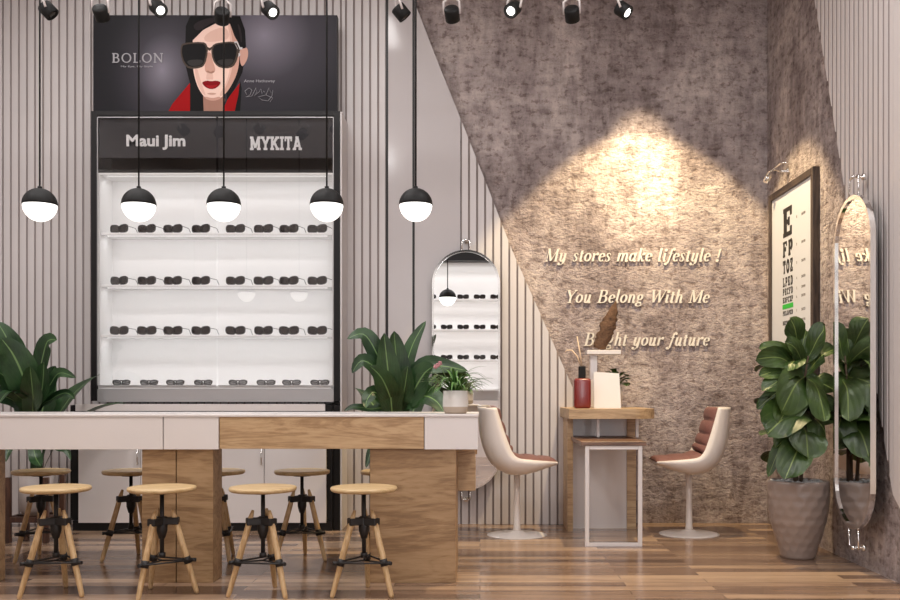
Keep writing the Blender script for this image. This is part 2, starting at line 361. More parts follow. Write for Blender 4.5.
SERIF = {
 'B': (0.62, ITAL['B'][1]),
 'O': (0.76, [A(.36, .35, .3, .34, 0, 360, 26)]),
 'L': (0.58, [([(.14, .7), (.14, 0)], 'T'), ([(.03, .69), (.25, .69)], 'h'), ([(.03, .01), (.5, .01)], 'h'), ([(.5, .0), (.5, .17)], 'h')]),
 'N': (0.76, [([(.12, 0), (.12, .7)], 'h'), ([(.12, .69), (.6, .02)], 'T'), ([(.6, 0), (.6, .7)], 'h'), ([(.02, .69), (.16, .69)], 'h'), ([(.03, .01), (.22, .01)], 'h'), ([(.5, .69), (.7, .69)], 'h')]),
}
_s = lambda x0, x1, y: ([(x0, y), (x1, y)], 's')
_v = lambda x, y0=0.0, y1=0.7: ([(x, y0), (x, y1)], 'T')
SLAB = {
 'E': (0.62, [_v(.15), _s(.02, .54, .65), _s(.02, .54, .05), _s(.1, .38, .35), ([(.5, .7), (.5, .48)], 's'), ([(.5, 0), (.5, .22)], 's'), ([(.37, .45), (.37, .25)], 's')]),
 'F': (0.6, [_v(.15), _s(.02, .54, .65), _s(.02, .3, .05), _s(.1, .38, .35), ([(.5, .7), (.5, .48)], 's'), ([(.37, .45), (.37, .25)], 's')]),
 'P': (0.62, [_v(.15), _s(.02, .34, .65), _s(.02, .3, .05), (A(.34, .48, .14, .17, 90, -90), 'T'), _s(.1, .34, .31)]),
 'T': (0.64, [_v(.31), _s(.04, .58, .65), _s(.17, .45, .05), ([(.08, .7), (.08, .46)], 's'), ([(.54, .7), (.54, .46)], 's')]),
 'O': (0.66, [(A(.32, .35, .23, .29, 0, 360, 24), 'T')]),
 'Z': (0.6, [_s(.05, .55, .65), _s(.05, .55, .05), ([(.48, .64), (.12, .06)], 'T'), ([(.09, .7), (.09, .48)], 's'), ([(.51, 0), (.51, .22)], 's')]),
 'L': (0.6, [_v(.15), _s(.02, .3, .65), _s(.02, .54, .05), ([(.5, 0), (.5, .26)], 's')]),
 'D': (0.64, [_v(.15), _s(.02, .3, .65), _s(.02, .3, .05), (A(.28, .35, .24, .3, 90, -90), 'T')]),
 'C': (0.62, [(A(.33, .35, .24, .29, 45, 315, 20), 'T'), ([(.5, .7), (.5, .46)], 's')]),
 'M': (0.86, [_v(.15), _v(.7), ([(.17, .68), (.42, .12)], 'T'), ([(.42, .12), (.68, .68)], 'T'), _s(.01, .2, .65), _s(.65, .84, .65), _s(.01, .29, .05), _s(.56, .84, .05)]),
 'Y': (0.7, [([(.12, .67), (.35, .3)], 'T'), ([(.58, .67), (.35, .3)], 'T'), _v(.35, 0, .34), _s(.0, .26, .65), _s(.44, .7, .65), _s(.2, .5, .05)]),
 'K': (0.72, [_v(.15), ([(.2, .3), (.55, .66)], 'T'), ([(.3, .42), (.58, .04)], 'T'), _s(.01, .3, .65), _s(.01, .3, .05), _s(.42, .7, .65), _s(.44, .72, .05)]),
 'I': (0.36, [_v(.18), _s(.03, .33, .65), _s(.03, .33, .05)]),
 'A': (0.72, [([(.13, .04), (.34, .66)], 'T'), ([(.58, .04), (.37, .66)], 'T'), _s(.2, .5, .22), _s(.0, .26, .05), _s(.46, .72, .05), _s(.22, .46, .65)]),
 ' ': (0.3, []),
}
def stroke(bm, pts, w, mp, shear, d0, d1, T, h):
    pts = [Vector((p[0], p[1])) for p in pts]
    closed = (pts[0]-pts[-1]).length < 1e-4
    rows = []
    n = len(pts)
    for i, p in enumerate(pts):
        if closed: a, b = pts[(i-1) % (n-1)], pts[(i+1) % (n-1)]
        else: a, b = pts[max(i-1, 0)], pts[min(i+1, n-1)]
        d = (b-a).normalized(); nn = Vector((-d.y, d.x))
        ww = (h+(T-h)*abs(d.y)**1.4) if w is None else w
        L, R = p+nn*ww/2, p-nn*ww/2
        row = []
        for q, dd in ((L, d1), (R, d1), (R, d0), (L, d0)):
            row.append(mp(q.x+shear*q.y, q.y, dd))
        rows.append(row)
    ring_loft(bm, rows, True, True, True, False)
def text_width(s, font, track): return sum(font[c][0]+track for c in s)-track
def letter(bm, ch, font, mp, x0, sx, sy, shear, d0, d1, T, h, sl=0.1):
    for si, st in enumerate(font[ch][1]):
        pts, w = st if isinstance(st, tuple) else (st, None)
        w = {'h': h, 'T': T, 's': sl}.get(w, w) if isinstance(w, str) else w
        stroke(bm, pts, w, lambda u, v, d: mp((x0+u)*sx, v*sy, d), shear, d0-si*.00002, d1+si*.00015, T, h)
def letters(s, font, mp, width, height, shear=0, d0=0, d1=0.003, T=.12, h=.04, sl=.1, track=.02, each=None, bm=None):
    """lay s out from u=0..width, cap height `height`; one bmesh, or one per letter through each(bm)"""
    sy = height/0.7; sx = width/text_width(s, font, track); x = 0
    for ch in s:
        b = bm if bm is not None else BM()
        letter(b, ch, font, mp, x, sx, sy, shear, d0, d1, T, h, sl)
        if each and ch != ' ': each(b, ch)
        x += font[ch][0]+track
def font_text(s, width, height, mp, bm, depth=0.002, offset=0.0):
    """plain sans lettering from the built-in face, fitted to width x height"""
    cu = bpy.data.curves.new('tmp_text', 'FONT'); cu.body = s; cu.size = 1; cu.extrude = 0.5; cu.offset = offset; cu.resolution_u = 3
    o = bpy.data.objects.new('tmp_text', cu); COL.objects.link(o)
    bpy.context.view_layer.update()
    me = bpy.data.meshes.new_from_object(o.evaluated_get(bpy.context.evaluated_depsgraph_get()))
    xs = [v.co.x for v in me.vertices]; ys = [v.co.y for v in me.vertices]
    x0, x1, y0, y1 = min(xs), max(xs), min(ys), max(ys)
    vs = [bm.verts.new(mp((v.co.x-x0)/(x1-x0)*width, (v.co.y-y0)/(y1-y0)*height, (v.co.z+0.5)*depth)) for v in me.vertices]
    for p in me.polygons:
        try: bm.faces.new([vs[i] for i in p.vertices])
        except ValueError: pass
    bpy.data.objects.remove(o); bpy.data.curves.remove(cu); bpy.data.meshes.remove(me)

# ------------------------------------------------------------------ room shell
XL, XR, YF, YB, ZC = -4.1, 2.015, -0.95, 6.67, 3.95
b = BM(); cube(b, XL-.1, XR+.1, YF-.1, YB+.1, -.1, 0); struct('floor', b, M['floor'])
b = BM(); cube(b, XL-.1, XR+.1, YF-.1, YB+.1, ZC, ZC+.1); struct('ceiling', b, M['ceiling'])
b = BM(); cube(b, XL-.1, XR+.1, YB, YB+.1, 0, ZC); struct('wall_back', b, M['concrete'])
b = BM(); cube(b, XR, XR+.1, YF-.1, YB, 0, ZC); struct('wall_right', b, M['concrete_side'])
b = BM(); cube(b, XL-.1, XL, YF-.1, YB, 0, ZC); struct('wall_left', b, M['paint'])
# unseen shop front behind the viewer; window added to light the room
b = BM()
W2, WZ0, WZ1 = (0.75, 1.9), 0.25, 3.1
for x0, x1, z0, z1 in ((XL, W2[0], 0, ZC), (W2[1], XR, 0, ZC), (W2[0], W2[1], 0, WZ0), (W2[0], W2[1], WZ1, ZC)):
    cube(b, x0, x1, YF-.1, YF, z0, z1)
struct('wall_front', b, M['paint'])
for i, (x0, x1) in enumerate((W2,)):
    b = BM()
    for u0, u1, z0, z1 in ((x0, x0+.05, WZ0, WZ1), (x1-.05, x1, WZ0, WZ1), (x0+.05, x1-.05, WZ0, WZ0+.05), (x0+.05, x1-.05, WZ1-.05, WZ1)):
        cube(b, u0, u1, YF-.08, YF-.02, z0, z1)
    w = struct('window_%d' % (i+1), b, M['window_frame'])  # unseen window, added as a light source
    b = BM(); cube(b, x0+.05, x1-.05, YF-.055, YF-.047, WZ0+.05, WZ1-.05); obj('pane', b, M['glass'], w)

# slatted cladding on the back wall, cut along a slanting edge
YS = 6.60
edge = [(400, -40), (415, 3), (437, 60), (460, 117), (485, 180), (512, 250), (540, 313), (572, 386), (604, 455), (634, 523)]
edge = [(X(px, YS), Z(py, YS)) for px, py in edge]
def ztop(x):
    if x <= edge[0][0]: return ZC-.001
    for (x0, z0), (x1, z1) in zip(edge[:-1], edge[1:]):
        if x0 <= x <= x1: return min(ZC-.001, z0+(z1-z0)*(x-x0)/(x1-x0))
    return 0
def cut_board(bm, x0, x1, y0, y1):
    xs = [x0]+[e[0] for e in edge if x0 < e[0] < x1]+[x1]
    poly = [(x0, .001), (x1, .001)]+[(x, max(.002, ztop(x))) for x in reversed(xs)]
    prism(bm, poly, lambda u, v, w: (u, w, v), y0, y1)
xa, xb = X(387, YS), X(461, YS)      # smooth panel between
def slats(xs, xe):
    bm = BM(); pitch = 8.05*YS/F; x = xs
    while x < xe-1e-4:
        cut_board(bm, x+.007, min(x+pitch-.007, xe), YS, YS+.012); x += pitch
    return bm
xend = edge[-1][0]
b = slats(XL+.002, X(345, YS)); struct('trim_1', b, M['slat'])
b = slats(X(346, YS), xa-.008); struct('trim_2', b, M['slat'])
b = slats(xb, xend-.003); struct('trim_3', b, M['slat'])
b = BM(); cut_board(b, XL+.002, xa-.008, YS+.0125, YB-.001); struct('trim_4', b, M['slat_gap'])
b = BM(); cut_board(b, xb, xend-.003, YS+.0125, YB-.001); struct('trim_5', b, M['slat_gap'])
xm = X(413.5, YS)
b = BM(); cut_board(b, xa+.008, xm-.008, YS+.005, YB-.001); cut_board(b, xm+.008, xb-.004, YS+.005, YB-.001); struct('trim_6', b, M['gloss_panel'])
b = BM(); cut_board(b, xa-.007, xa+.007, YS+.002, YB-.001); cut_board(b, xm-.007, xm+.007, YS+.002, YB-.001); struct('trim_7', b, M['black_strip'])
# ribbed pale cladding on the right wall (near side), cut along a slanting edge
RP = [(813, 0), (845, 190), (893, 508)]
def yedge(z):   # depth of the slanting edge at height z on the right wall
    pts = [(Z(py, F*1.99/(px-VX)), F*1.99/(px-VX)) for px, py in RP]
    (z0, y0), (z1, y1) = pts[0], pts[2]
    return y0+(z-z0)*(y1-y0)/(z1-z0)
def zedge(y):
    z0, z1 = 0.0, ZC
    y0, y1 = yedge(z0), yedge(z1)
    return max(0.0, min(ZC-.001, z0+(z1-z0)*(y-y0)/(y1-y0)))
b = BM()
ymin, ymax = 4.6, yedge(ZC)-.02
y = ymin; pitch = .062
while y < ymax:
    y1 = min(y+pitch-.026, ymax)
    # the cladding lies above the slanting edge: bottom of each rib follows it
    za, zb = zedge(y), zedge(y1)
    prism(b, [(y, za), (y1, zb), (y1, ZC-.001), (y, ZC-.001)], lambda u, v, w: (w, u, v), XR-.0165, XR-.012)
    y += pitch
struct('trim_8', b, M['rib'])
b = BM()
prism(b, [(ymin, zedge(ymin)), (ymax, zedge(ymax)), (ymax, ZC-.001), (ymin, ZC-.001)], lambda u, v, w: (w, u, v), XR-.0115, XR-.0005)
struct('trim_9', b, M['slat_gap'])
b = BM()
prism(b, [(2.6, .12), (yedge(0)-.25, .12), (ymin-.004, zedge(ymin)), (ymin-.004, ZC-.001), (2.6, ZC-.001)], lambda u, v, w: (w, u, v), XR-.0165, XR-.0005)
struct('trim_10', b, M['rib'])

# ------------------------------------------------------------------ sunglasses (prototype, facing -Y, resting at z=0)
def lens_outline(cx, w, h, zc, n=18, sq=2.6, tilt=0.0):
    out = []
    for i in range(n):
        a = 2*PI*i/n; c, s = cos(a), sin(a)
        k = (abs(c)**sq+abs(s)**sq)**(-1/sq)
        u, v = w/2*k*c, h/2*k*s
        out.append((cx+u, zc+v+tilt*u))
    return out
def ring_frame(bm, outer, inner, y0, y1):
    n = len(outer)
    A_, B_, C_, D_ = ([bm.verts.new((u, yy, v)) for u, v in o] for o, yy in ((outer, y0), (outer, y1), (inner, y1), (inner, y0)))
    for i in range(n):
        j = (i+1) % n
        for p, q in ((A_, B_), (B_, C_), (C_, D_), (D_, A_)): bm.faces.new((p[i], p[j], q[j], q[i]))
def make_glasses(name, w=.07, h=.052, fm=None, lm=None, t=.006, sq=3.0, temple=.105, fold=False):
    root = thing(name, 'sunglasses', 'sunglasses')
    bm = BM(); zc = h/2+t
    for s in (-1, 1):
        cx = s*.037
        ring_frame(bm, lens_outline(cx, w+t, h+t, zc, sq=sq, tilt=s*.08), lens_outline(cx, w-t, h-t, zc, sq=sq, tilt=s*.08), -.003, .004)
    tube(bm, [(-.014, 0, zc+.012), (0, -.001, zc+.014), (.014, 0, zc+.012)], t*.8, 6)
    obj('frame', bm, fm, root)
    for s in (-1, 1):
        bm = BM()
        prism(bm, lens_outline(s*.037, w-t, h-t, zc, sq=sq, tilt=s*.08), lambda u, v, q: (u, q, v), 0, .0025)
        obj('lens', bm, lm, root)
        bm = BM(); x = s*(.037+w/2)
        if fold: tube(bm, [(x, .004, zc+.012), (x*.96, .012, zc+.008), (-x*.3, .016+.004*s, .008), (-x*.72, .018+.004*s, .005)], t*.42, 6)
        else: tube(bm, [(x, .002, zc+.014), (x, temple*.72, zc+.01), (x*.97, temple, .006)], t*.36, 6)
        obj('temple', bm, fm, root)
    return root

# ------------------------------------------------------------------ the tall display cabinet
G = 6.33                                   # front plane of the glass
cx0, cx1 = X(91, G), X(340, G)
cab = thing('display_cabinet', 'tall black display cabinet with lit white shelves of sunglasses behind glass doors', 'cabinet', ((cx0+cx1)/2, G, 0))
CX = (cx0+cx1)/2
hw = (cx1-cx0)/2
def L_(px): return X(px, G)-CX             # local x from a pixel on the glass plane
ztopc = Z(111, G)
b = BM()                                   # carcass: black sides, top, back
cube(b, -hw, L_(97)-.002, .0, .335-.07, .86, ztopc); cube(b, L_(333.5)+.002, hw, .0, .265, .86, ztopc)
cube(b, L_(97)-.001, L_(333.5)+.001, .0, .265, ztopc-.03, ztopc); cube(b, L_(97)-.001, L_(333.5)+.001, .255, .265, .86, ztopc-.03)
cube(b, L_(97)-.001, L_(333.5)+.001, .02, .25, Z(172, G), Z(172, G)+.02)
obj('carcass', b, M['cab_black'], cab)
b = BM(); cube(b, hw+.0005, hw+.012, .004, .265, .0, ztopc-.004); obj('side_panel', b, M['slat'], cab)
zi0, zi1 = Z(400, G), Z(172, G)-.001
b = BM()                                   # white lining
cube(b, L_(97), L_(97)+.012, .02, .25, zi0, zi1); cube(b, L_(333.5)-.012, L_(333.5), .02, .25, zi0, zi1)
cube(b, L_(97)+.012, L_(333.5)-.012, .235, .25, zi0, zi1); cube(b, L_(97)+.012, L_(333.5)-.012, .02, .235, zi1-.012, zi1)
obj('lining', b, M['case_white'], cab)
shelf_z = [Z(py, G+.05) for py in (233, 285, 335)]
for k, z in enumerate(shelf_z):
    b = BM(); cube(b, L_(97)+.013, L_(333.5)-.013, .035, .234, z-.016, z, .002, 1); s = obj('shelf', b, M['shelf_glass'], cab)
    b = BM(); cube(b, L_(97)+.05, L_(333.5)-.05, .05, .062, z-.022, z-.0165); obj('led_strip', b, M['led'], s)
b = BM(); cube(b, L_(97)+.05, L_(333.5)-.05, .05, .062, zi1-.018, zi1-.0125); obj('led_strip', b, M['led'], cab)
zb = Z(386, G+.05)
b = BM(); cube(b, L_(97)+.013, L_(333.5)-.013, .012, .234, zb-.02, zb, .002, 1); obj('shelf', b, M['shelf_glass'], cab)
b = BM(); cube(b, L_(97)+.0, L_(333.5)-.0, .005, .02, Z(402, G), zb-.021); obj('base_rail', b, M['silver'], cab)
# header board and its two shop-sign names
b = BM(); cube(b, L_(97)+.002, L_(333.5)-.002, .022, .04, Z(157, G), ztopc-.031); hd = obj('header_panel', b, M['header'], cab)
mpH = lambda px, py: (lambda u, v, w: (X(px, G+.022)-CX+u, .0215-w, Z(py, G+.022)+v))
b = BM(); font_text('Maui Jim', 59*6.35/F, 15.2*6.35/F, mpH(126.5, 150), b, .004, 0.03); obj('lettering', b, M['letter_grey'], hd)
b = BM(); letters('MYKITA', SLAB, mpH(250, 150), 52*6.35/F, 13.2*6.35/F, 0, 0, .004, .165, .165, .12, .02, bm=b); obj('lettering', b, M['letter_grey'], hd)
# glass doors
for d0, d1 in ((97, 216.5), (217.5, 333.5)):
    y = .0
    b = BM(); cube(b, L_(d0)+.004, L_(d1)-.004, y+.002, y+.008, Z(385, G), Z(117.5, G)); dr = obj('glass_door', b, M['glass'], cab)
    b = BM()
    for u0, u1, z0, z1 in (((L_(d0), L_(d0)+.004) if d0 < 100 else (L_(d1)-.004, L_(d1)))+(Z(385, G), Z(117, G)), (L_(d0)+.004, L_(d1)-.004, Z(117.5, G), Z(116.8, G)), (L_(d0)+.004, L_(d1)-.004, Z(386, G), Z(385, G))):
        cube(b, u0, u1, y, y+.01, z0, z1)
    obj('door_trim', b, M['silver'], dr)
# base cupboard
GB = -.045
b = BM(); cube(b, X(72, G)-CX, L_(333)+.0, GB+.02, .26, .07, Z(405, G)); obj('cupboard', b, M['cab_black'], cab)
b = BM(); cube(b, X(78, G)-CX, L_(326), GB+.005, GB+.019, Z(411, 6.28), Z(404, 6.28)); obj('drawer_front', b, M['white'], cab)
b = BM(); cube(b, L_(333)+.002, hw, -.0, .26, .0, Z(405, G)); obj('post', b, M['cab_black'], cab)
for d0, d1 in ((78, 140), (140.5, 202), (202.5, 263.7), (264.3, 326)):
    b = BM(); cube(b, X(d0, 6.28)-CX, X(d1, 6.28)-CX, GB, GB+.018, Z(523, 6.28), Z(412.5, 6.28), .001, 1)
    dr = obj('cupboard_door', b, M['white'], cab)
    if d0 in (78, 202.5):
        hx = X(d1-2, 6.28)-CX; b = BM()
        tube(b, [(hx, GB-.02, Z(465, 6.28)), (hx, GB-.02, Z(449, 6.28))], .005, 8)
        for zz in (Z(463, 6.28), Z(451, 6.28)): tube(b, [(hx, GB-.02, zz), (hx, GB, zz)], .004, 8)
        obj('handle', b, M['chrome'], dr)
b = BM(); cube(b, X(73, 6.3)-CX, L_(333), GB+.01, .25, 0, .068); obj('plinth', b, M['cab_black'], cab)
for z in shelf_z+[zi1-.006]:
    lamp('cabinet_led', 'AREA', (0, .075, z-.024), 1.0, (.985, .99, 1), cab, rot=(math.radians(28), 0, 0), shape='RECTANGLE', size=1.5, size_y=.03)

# sunglasses in the cabinet
GLX = [120, 147.5, 173.6, 201.5, 236, 264, 289.4, 317.6]
ORD = ['leftmost', 'second from the left', 'third from the left', 'fourth from the left', 'fifth from the left', 'sixth from the left', 'seventh from the left', 'rightmost']
ROWS = ['top', 'second', 'third']
sun0 = make_glasses('sunglasses', fm=M['frame_black'], lm=M['lens'])
spec0 = make_glasses('spectacles', w=.062, h=.034, fm=M['wire'], lm=M['clear_lens'], t=.0055, sq=2.3, fold=True)
first = True
for r, z in enumerate(shelf_z):
    for i, px in enumerate(GLX):
        o = sun0 if first else copy_tree(sun0); first = False
        o.location = (X(px, G+.09), G+.075, z+.0005); o.rotation_euler = (0, 0, math.radians(-20+random.uniform(-4, 4)))
        tag(o, 'black sunglasses, %s on the %s shelf of the tall cabinet' % (ORD[i], ROWS[r]), 'sunglasses', 'sunglasses on the cabinet shelves')
for i, px in enumerate(GLX):
    o = spec0 if i == 0 else copy_tree(spec0)
    o.location = (X(px+3, G+.09), G+.06, zb+.0005); o.rotation_euler = (0, 0, math.radians(-18))
    tag(o, 'folded clear spectacles, %s on the bottom ledge of the tall cabinet' % ORD[i], 'eyeglasses', 'spectacles on the bottom cabinet ledge')

# ------------------------------------------------------------------ poster light box above the cabinet
YP = 6.43
px0, px1 = X(93, YP), X(337, YP)
pzb, pzt = ztopc+.002, Z(15, YP)
post = thing('advertising_poster', 'large dark eyewear poster of a woman in big sunglasses above the cabinet', 'poster', ((px0+px1)/2, YP, pzb))
PX0 = (px0+px1)/2
b = BM(); cube(b, px0-PX0, px1-PX0, .004, .07, 0, pzt-pzb); obj('box', b, M['cab_black'], post)
def poster_bg():
    m, nt, bs = newmat('poster_print_backdrop'); L = nt.links.new
    tc = N(nt, 'ShaderNodeTexCoord')
    def blob(cx, cz, rx, rz, p):
        mp = N(nt, 'ShaderNodeMapping'); mp.inputs['Location'].default_value = (-cx/rx, 0, -cz/rz); mp.inputs['Scale'].default_value = (1/rx, 0, 1/rz)
        L(tc.outputs['Object'], mp.inputs['Vector'])
        gr = N(nt, 'ShaderNodeTexGradient', gradient_type='QUADRATIC_SPHERE'); L(mp.outputs['Vector'], gr.inputs['Vector'])
        return gr
    h_ = pzt-pzb
    g1 = blob(.33, h_*.8, .8, .75, 1); g2 = blob(-.36, h_*.45, .42, .6, 1)
    ad = N(nt, 'ShaderNodeMath', operation='ADD'); L(g1.outputs['Fac'], ad.inputs[0]); L(g2.outputs['Fac'], ad.inputs[1])
    r = ramp(nt, [(0, lin(24, 22, 27)), (0.35, lin(58, 54, 62)), (1, lin(128, 122, 134))]); L(ad.outputs[0], r.inputs['Fac'])
    L(r.outputs['Color'], bs.inputs['Base Color']); bs.inputs['Roughness'].default_value = 0.5; bs.inputs['Specular IOR Level'].default_value = .2
    return m
PM = [poster_bg(), mat('print_hair', lin(12, 9, 10), .55, spec=.15), mat('print_skin', lin(240, 206, 192), .5, spec=.1), mat('print_skin_deep', lin(168, 124, 108), .5, spec=.1), mat('print_red', lin(156, 10, 14), .5, spec=.1),
      mat('print_lips', lin(128, 10, 18), .5, spec=.1), mat('print_lens', lin(14, 12, 13), .55, spec=.15), mat('print_rim', lin(74, 62, 54), .5, spec=.1), mat('print_white', lin(206, 204, 206), .5, spec=.1), mat('print_skin_soft', lin(204, 158, 142), .5, spec=.1), mat('print_lens_low', lin(44, 40, 39), .5, spec=.2), mat('print_lip_light', lin(158, 24, 30), .5, spec=.1), mat('print_skin_mid', lin(224, 184, 169), .5, spec=.1), mat('print_hair_sheen', lin(44, 37, 39), .5, spec=.1)]
b = BM()
def patch(pts, mi, lay, sc=5.0, ox=160, oy=0, smooth=0):
    """flat printed shape from outline points; lay = print layer"""
    pts = [(ox+x/sc, oy+y/sc) for x, y in pts]
    if smooth:
        for _ in range(smooth):
            q = []
            for i, p in enumerate(pts):
                n = pts[(i+1) % len(pts)]
                q += [(p[0]*.75+n[0]*.25, p[1]*.75+n[1]*.25), (p[0]*.25+n[0]*.75, p[1]*.25+n[1]*.75)]
            pts = q
    vs = [b.verts.new((X(px, YP)-PX0, .003-.0003*lay, Z(py, YP)-pzb)) for px, py in pts]
    f = b.faces.new(vs); f.material_index = mi
    f.normal_update()
    if f.normal.y > 0: f.normal_flip()
vs = [b.verts.new(p) for p in ((px0-PX0, .003, 0), (px1-PX0, .003, 0), (px1-PX0, .003, pzt-pzb), (px0-PX0, .003, pzt-pzb))]
b.faces.new(vs).material_index = 0
yb_ = 558
patch([(40, yb_), (60, 520), (150, 412), (190, 470), (215, yb_)], 4, 1)
patch([(310, yb_), (340, 490), (398, 415), (404, 470), (398, yb_)], 4, 1)
patch([(150, 80), (128, 130), (126, 220), (128, 330), (150, 420), (150, yb_), (215, yb_), (240, 400), (330, 420), (335, 500), (375, 440), (412, 360), (430, 240), (425, 150), (400, 80)], 1, 2)
patch([(400, yb_), (372, yb_), (390, 480), (400, 400), (408, 440)], 1, 2)
patch([(398, 240), (425, 232), (440, 245), (440, 285), (425, 318), (408, 335), (398, 300)], 9, 3, smooth=2)    # ear
patch([(218, yb_), (215, 470), (320, 470), (325, 500), (312, yb_)], 3, 3)          # neck
patch([(160, 180), (168, 250), (163, 330), (172, 385), (190, 440), (222, 488), (262, 505), (305, 492), (350, 440), (385, 370), (398, 300), (392, 200), (370, 130), (330, 96), (280, 92), (220, 120)], 2, 4, smooth=2)
patch([(385, 370), (398, 300), (392, 200), (372, 130), (345, 110), (362, 200), (368, 300), (350, 390), (310, 470), (318, 478), (350, 440)], 9, 5, smooth=2)   # cheek side
patch([(150, 80), (132, 130), (130, 225), (160, 205), (215, 150), (300, 105), (330, 104), (350, 120), (372, 180), (392, 215), (396, 245), (428, 240), (425, 150), (400, 80)], 1, 6)
patch([(375, 380), (390, 300), (384, 200), (362, 132), (335, 104), (350, 190), (356, 300), (338, 400), (290, 482), (318, 478), (350, 440)], 12, 4.5, smooth=2)
patch([(172, 340), (180, 400), (200, 450), (232, 486), (216, 440), (196, 380), (186, 340)], 12, 5, smooth=2)
patch([(215, 185), (260, 150), (330, 130), (352, 190), (300, 205), (230, 212)], 12, 5, smooth=3)
patch([(222, 480), (262, 492), (300, 480), (305, 494), (262, 506), (226, 494)], 9, 5.5, smooth=2)
patch([(160, 130), (200, 100), (280, 84), (330, 92), (260, 112), (190, 160)], 13, 7, smooth=2)
patch([(385, 110), (404, 140), (412, 200), (404, 220), (396, 160)], 13, 7, smooth=2)
patch([(236, 352), (228, 400), (250, 396), (268, 400), (262, 360)], 12, 5.5, smooth=2)
patch([(232, 262), (222, 340), (228, 362), (250, 368), (272, 362), (278, 345), (262, 300), (256, 262)], 9, 6, smooth=2)     # nose
patch([(228, 356), (240, 352), (252, 360), (266, 352), (276, 358), (256, 370)], 3, 7, smooth=1)
patch([(206, 412), (232, 402), (256, 406), (284, 402), (308, 412), (284, 440), (254, 447), (226, 436)], 5, 7, smooth=1)
patch([(222, 424), (256, 428), (292, 422), (270, 440), (246, 442)], 11, 8, smooth=1)
patch([(228, 468), (258, 462), (288, 468), (262, 476)], 9, 7, smooth=2)
# sunglasses
patch([(104, 235), (112, 214), (215, 208), (236, 222), (240, 262), (226, 322), (205, 340), (145, 346), (116, 318), (102, 270)], 7, 8, smooth=1)
patch([(110, 238), (118, 222), (210, 216), (228, 228), (231, 262), (219, 316), (202, 331), (148, 336), (122, 312), (109, 270)], 6, 9, smooth=1)
patch([(128, 300), (218, 296), (212, 318), (198, 328), (150, 332)], 10, 10, smooth=2)
patch([(256, 240), (268, 220), (300, 212), (370, 206), (390, 226), (396, 262), (378, 322), (350, 342), (300, 340), (272, 318), (258, 280)], 7, 8, smooth=1)
patch([(264, 242), (274, 226), (302, 219), (362, 214), (380, 230), (385, 262), (368, 316), (345, 333), (303, 332), (278, 312), (266, 280)], 6, 9, smooth=1)
patch([(276, 300), (372, 292), (362, 316), (344, 330), (304, 328)], 10, 10, smooth=2)
patch([(226, 228), (248, 240), (270, 226), (268, 238), (248, 254), (230, 242)], 7, 10)
patch([(370, 208), (386, 206), (400, 236), (412, 236), (412, 246), (396, 248), (402, 275), (392, 288), (394, 258)], 8, 11)
patch([(374, 214), (384, 214), (396, 240), (398, 268), (392, 262), (388, 240)], 7, 12)
obj('printed_panel', b, PM, post, fix=False)
mpP = lambda px, py: (lambda u, v, w: (X(px, YP)-PX0+u, -.001-w, Z(py, YP)-pzb+v))
k = YP/F
b = BM()
letters('BOLON', SERIF, mpP(112, 62.5), 52*k, 9*k, 0, 0, .001, .1, .07, .05, .06, bm=b)
obj('lettering', b, M['letter_print'], post); b = BM()
font_text('My Eye, My Style', 32*k, 2.2*k, mpP(121, 67.8), b, .001)
obj('tagline', b, M['letter_print'], post); b = BM()
font_text('Anne Hathaway', 31*k, 3.6*k, mpP(244, 83.2), b, .001)
obj('name_line', b, M['letter_print'], post); b = BM()
for path in ([(247, 95), (245, 91), (249, 88), (252, 90), (250, 95), (246, 97), (252, 96), (256, 88), (257, 92), (254, 96), (259, 92), (261, 89), (262, 94), (264, 91), (266, 95), (269, 88), (271, 93), (273, 90), (272, 96), (268, 101), (262, 100), (258, 97), (266, 95), (273, 98), (270, 102)],):
    tube(b, [(X(x, YP)-PX0, -.0015, Z(y, YP)-pzb) for x, y in path], .0018, 5)
obj('signature', b, M['letter_print'], post)

# ------------------------------------------------------------------ mirrors
def stadium(w, h, n=20):
    r = w/2; out = []
    for i in range(n+1): a = PI*i/n; out.append((r*cos(a), h/2-r+r*sin(a)))
    for i in range(n+1): a = PI+PI*i/n; out.append((r*cos(a), -h/2+r+r*sin(a)))
    return out
def make_mirror(name, label, w, h, loc, rz, rod=.06, fw=.014, off=.05, hx=.028):
    """faces -Y locally; wall lies at local y=+off"""
    root = thing(name, label, 'mirror', loc, rz)
    bm = BM(); prism(bm, stadium(w-.01, h-.01), lambda u, v, q: (u, q, v), -.006, -.001); obj('mirror_glass', bm, M['mirror'], root)
    bm = BM(); o_, i_ = stadium(w+.012, h+.012), stadium(w-2*fw+.012, h-2*fw+.012); ring_frame(bm, o_, i_, -.016, .012); obj('frame', bm, M['chrome'], root)
    for s in (1, -1):
        bm = BM(); z = s*(h/2+.006)
        tube(bm, [(-hx, -.001, z-s*hx*.3), (-hx, .0, z+s*rod), (-hx+.008, .004, z+s*(rod+.012)), (hx-.008, .004, z+s*(rod+.012)), (hx, 0, z+s*rod), (hx, -.001, z-s*hx*.3)], .005, 8)
        lathe_b = BM(); lathe(lathe_b, [(.006, 0), (.006, off-.014), (.018, off-.014), (.018, off-.001)], 16)
        merge(bm, lathe_b, Matrix.Translation((0, 0.0, z+s*(rod+.012))) @ Matrix.Rotation(-PI/2, 4, 'X'))
        ellipsoid(bm, (0, -.004, z+s*(rod+.012)), .012, .012, .012, 12, 8)
        obj('hanger', bm, M['chrome'], root)
    return root
ml_top, ml_bot = Z(250, 6.55), Z(490, 6.55)
make_mirror('wall_mirror', 'tall rounded mirror on the slatted back wall reflecting shelves of sunglasses', X(500, 6.55)-X(432, 6.55)-.012, ml_top-ml_bot-.012, (X(466, 6.55), 6.55, (ml_top+ml_bot)/2), 0, .055, off=.05)
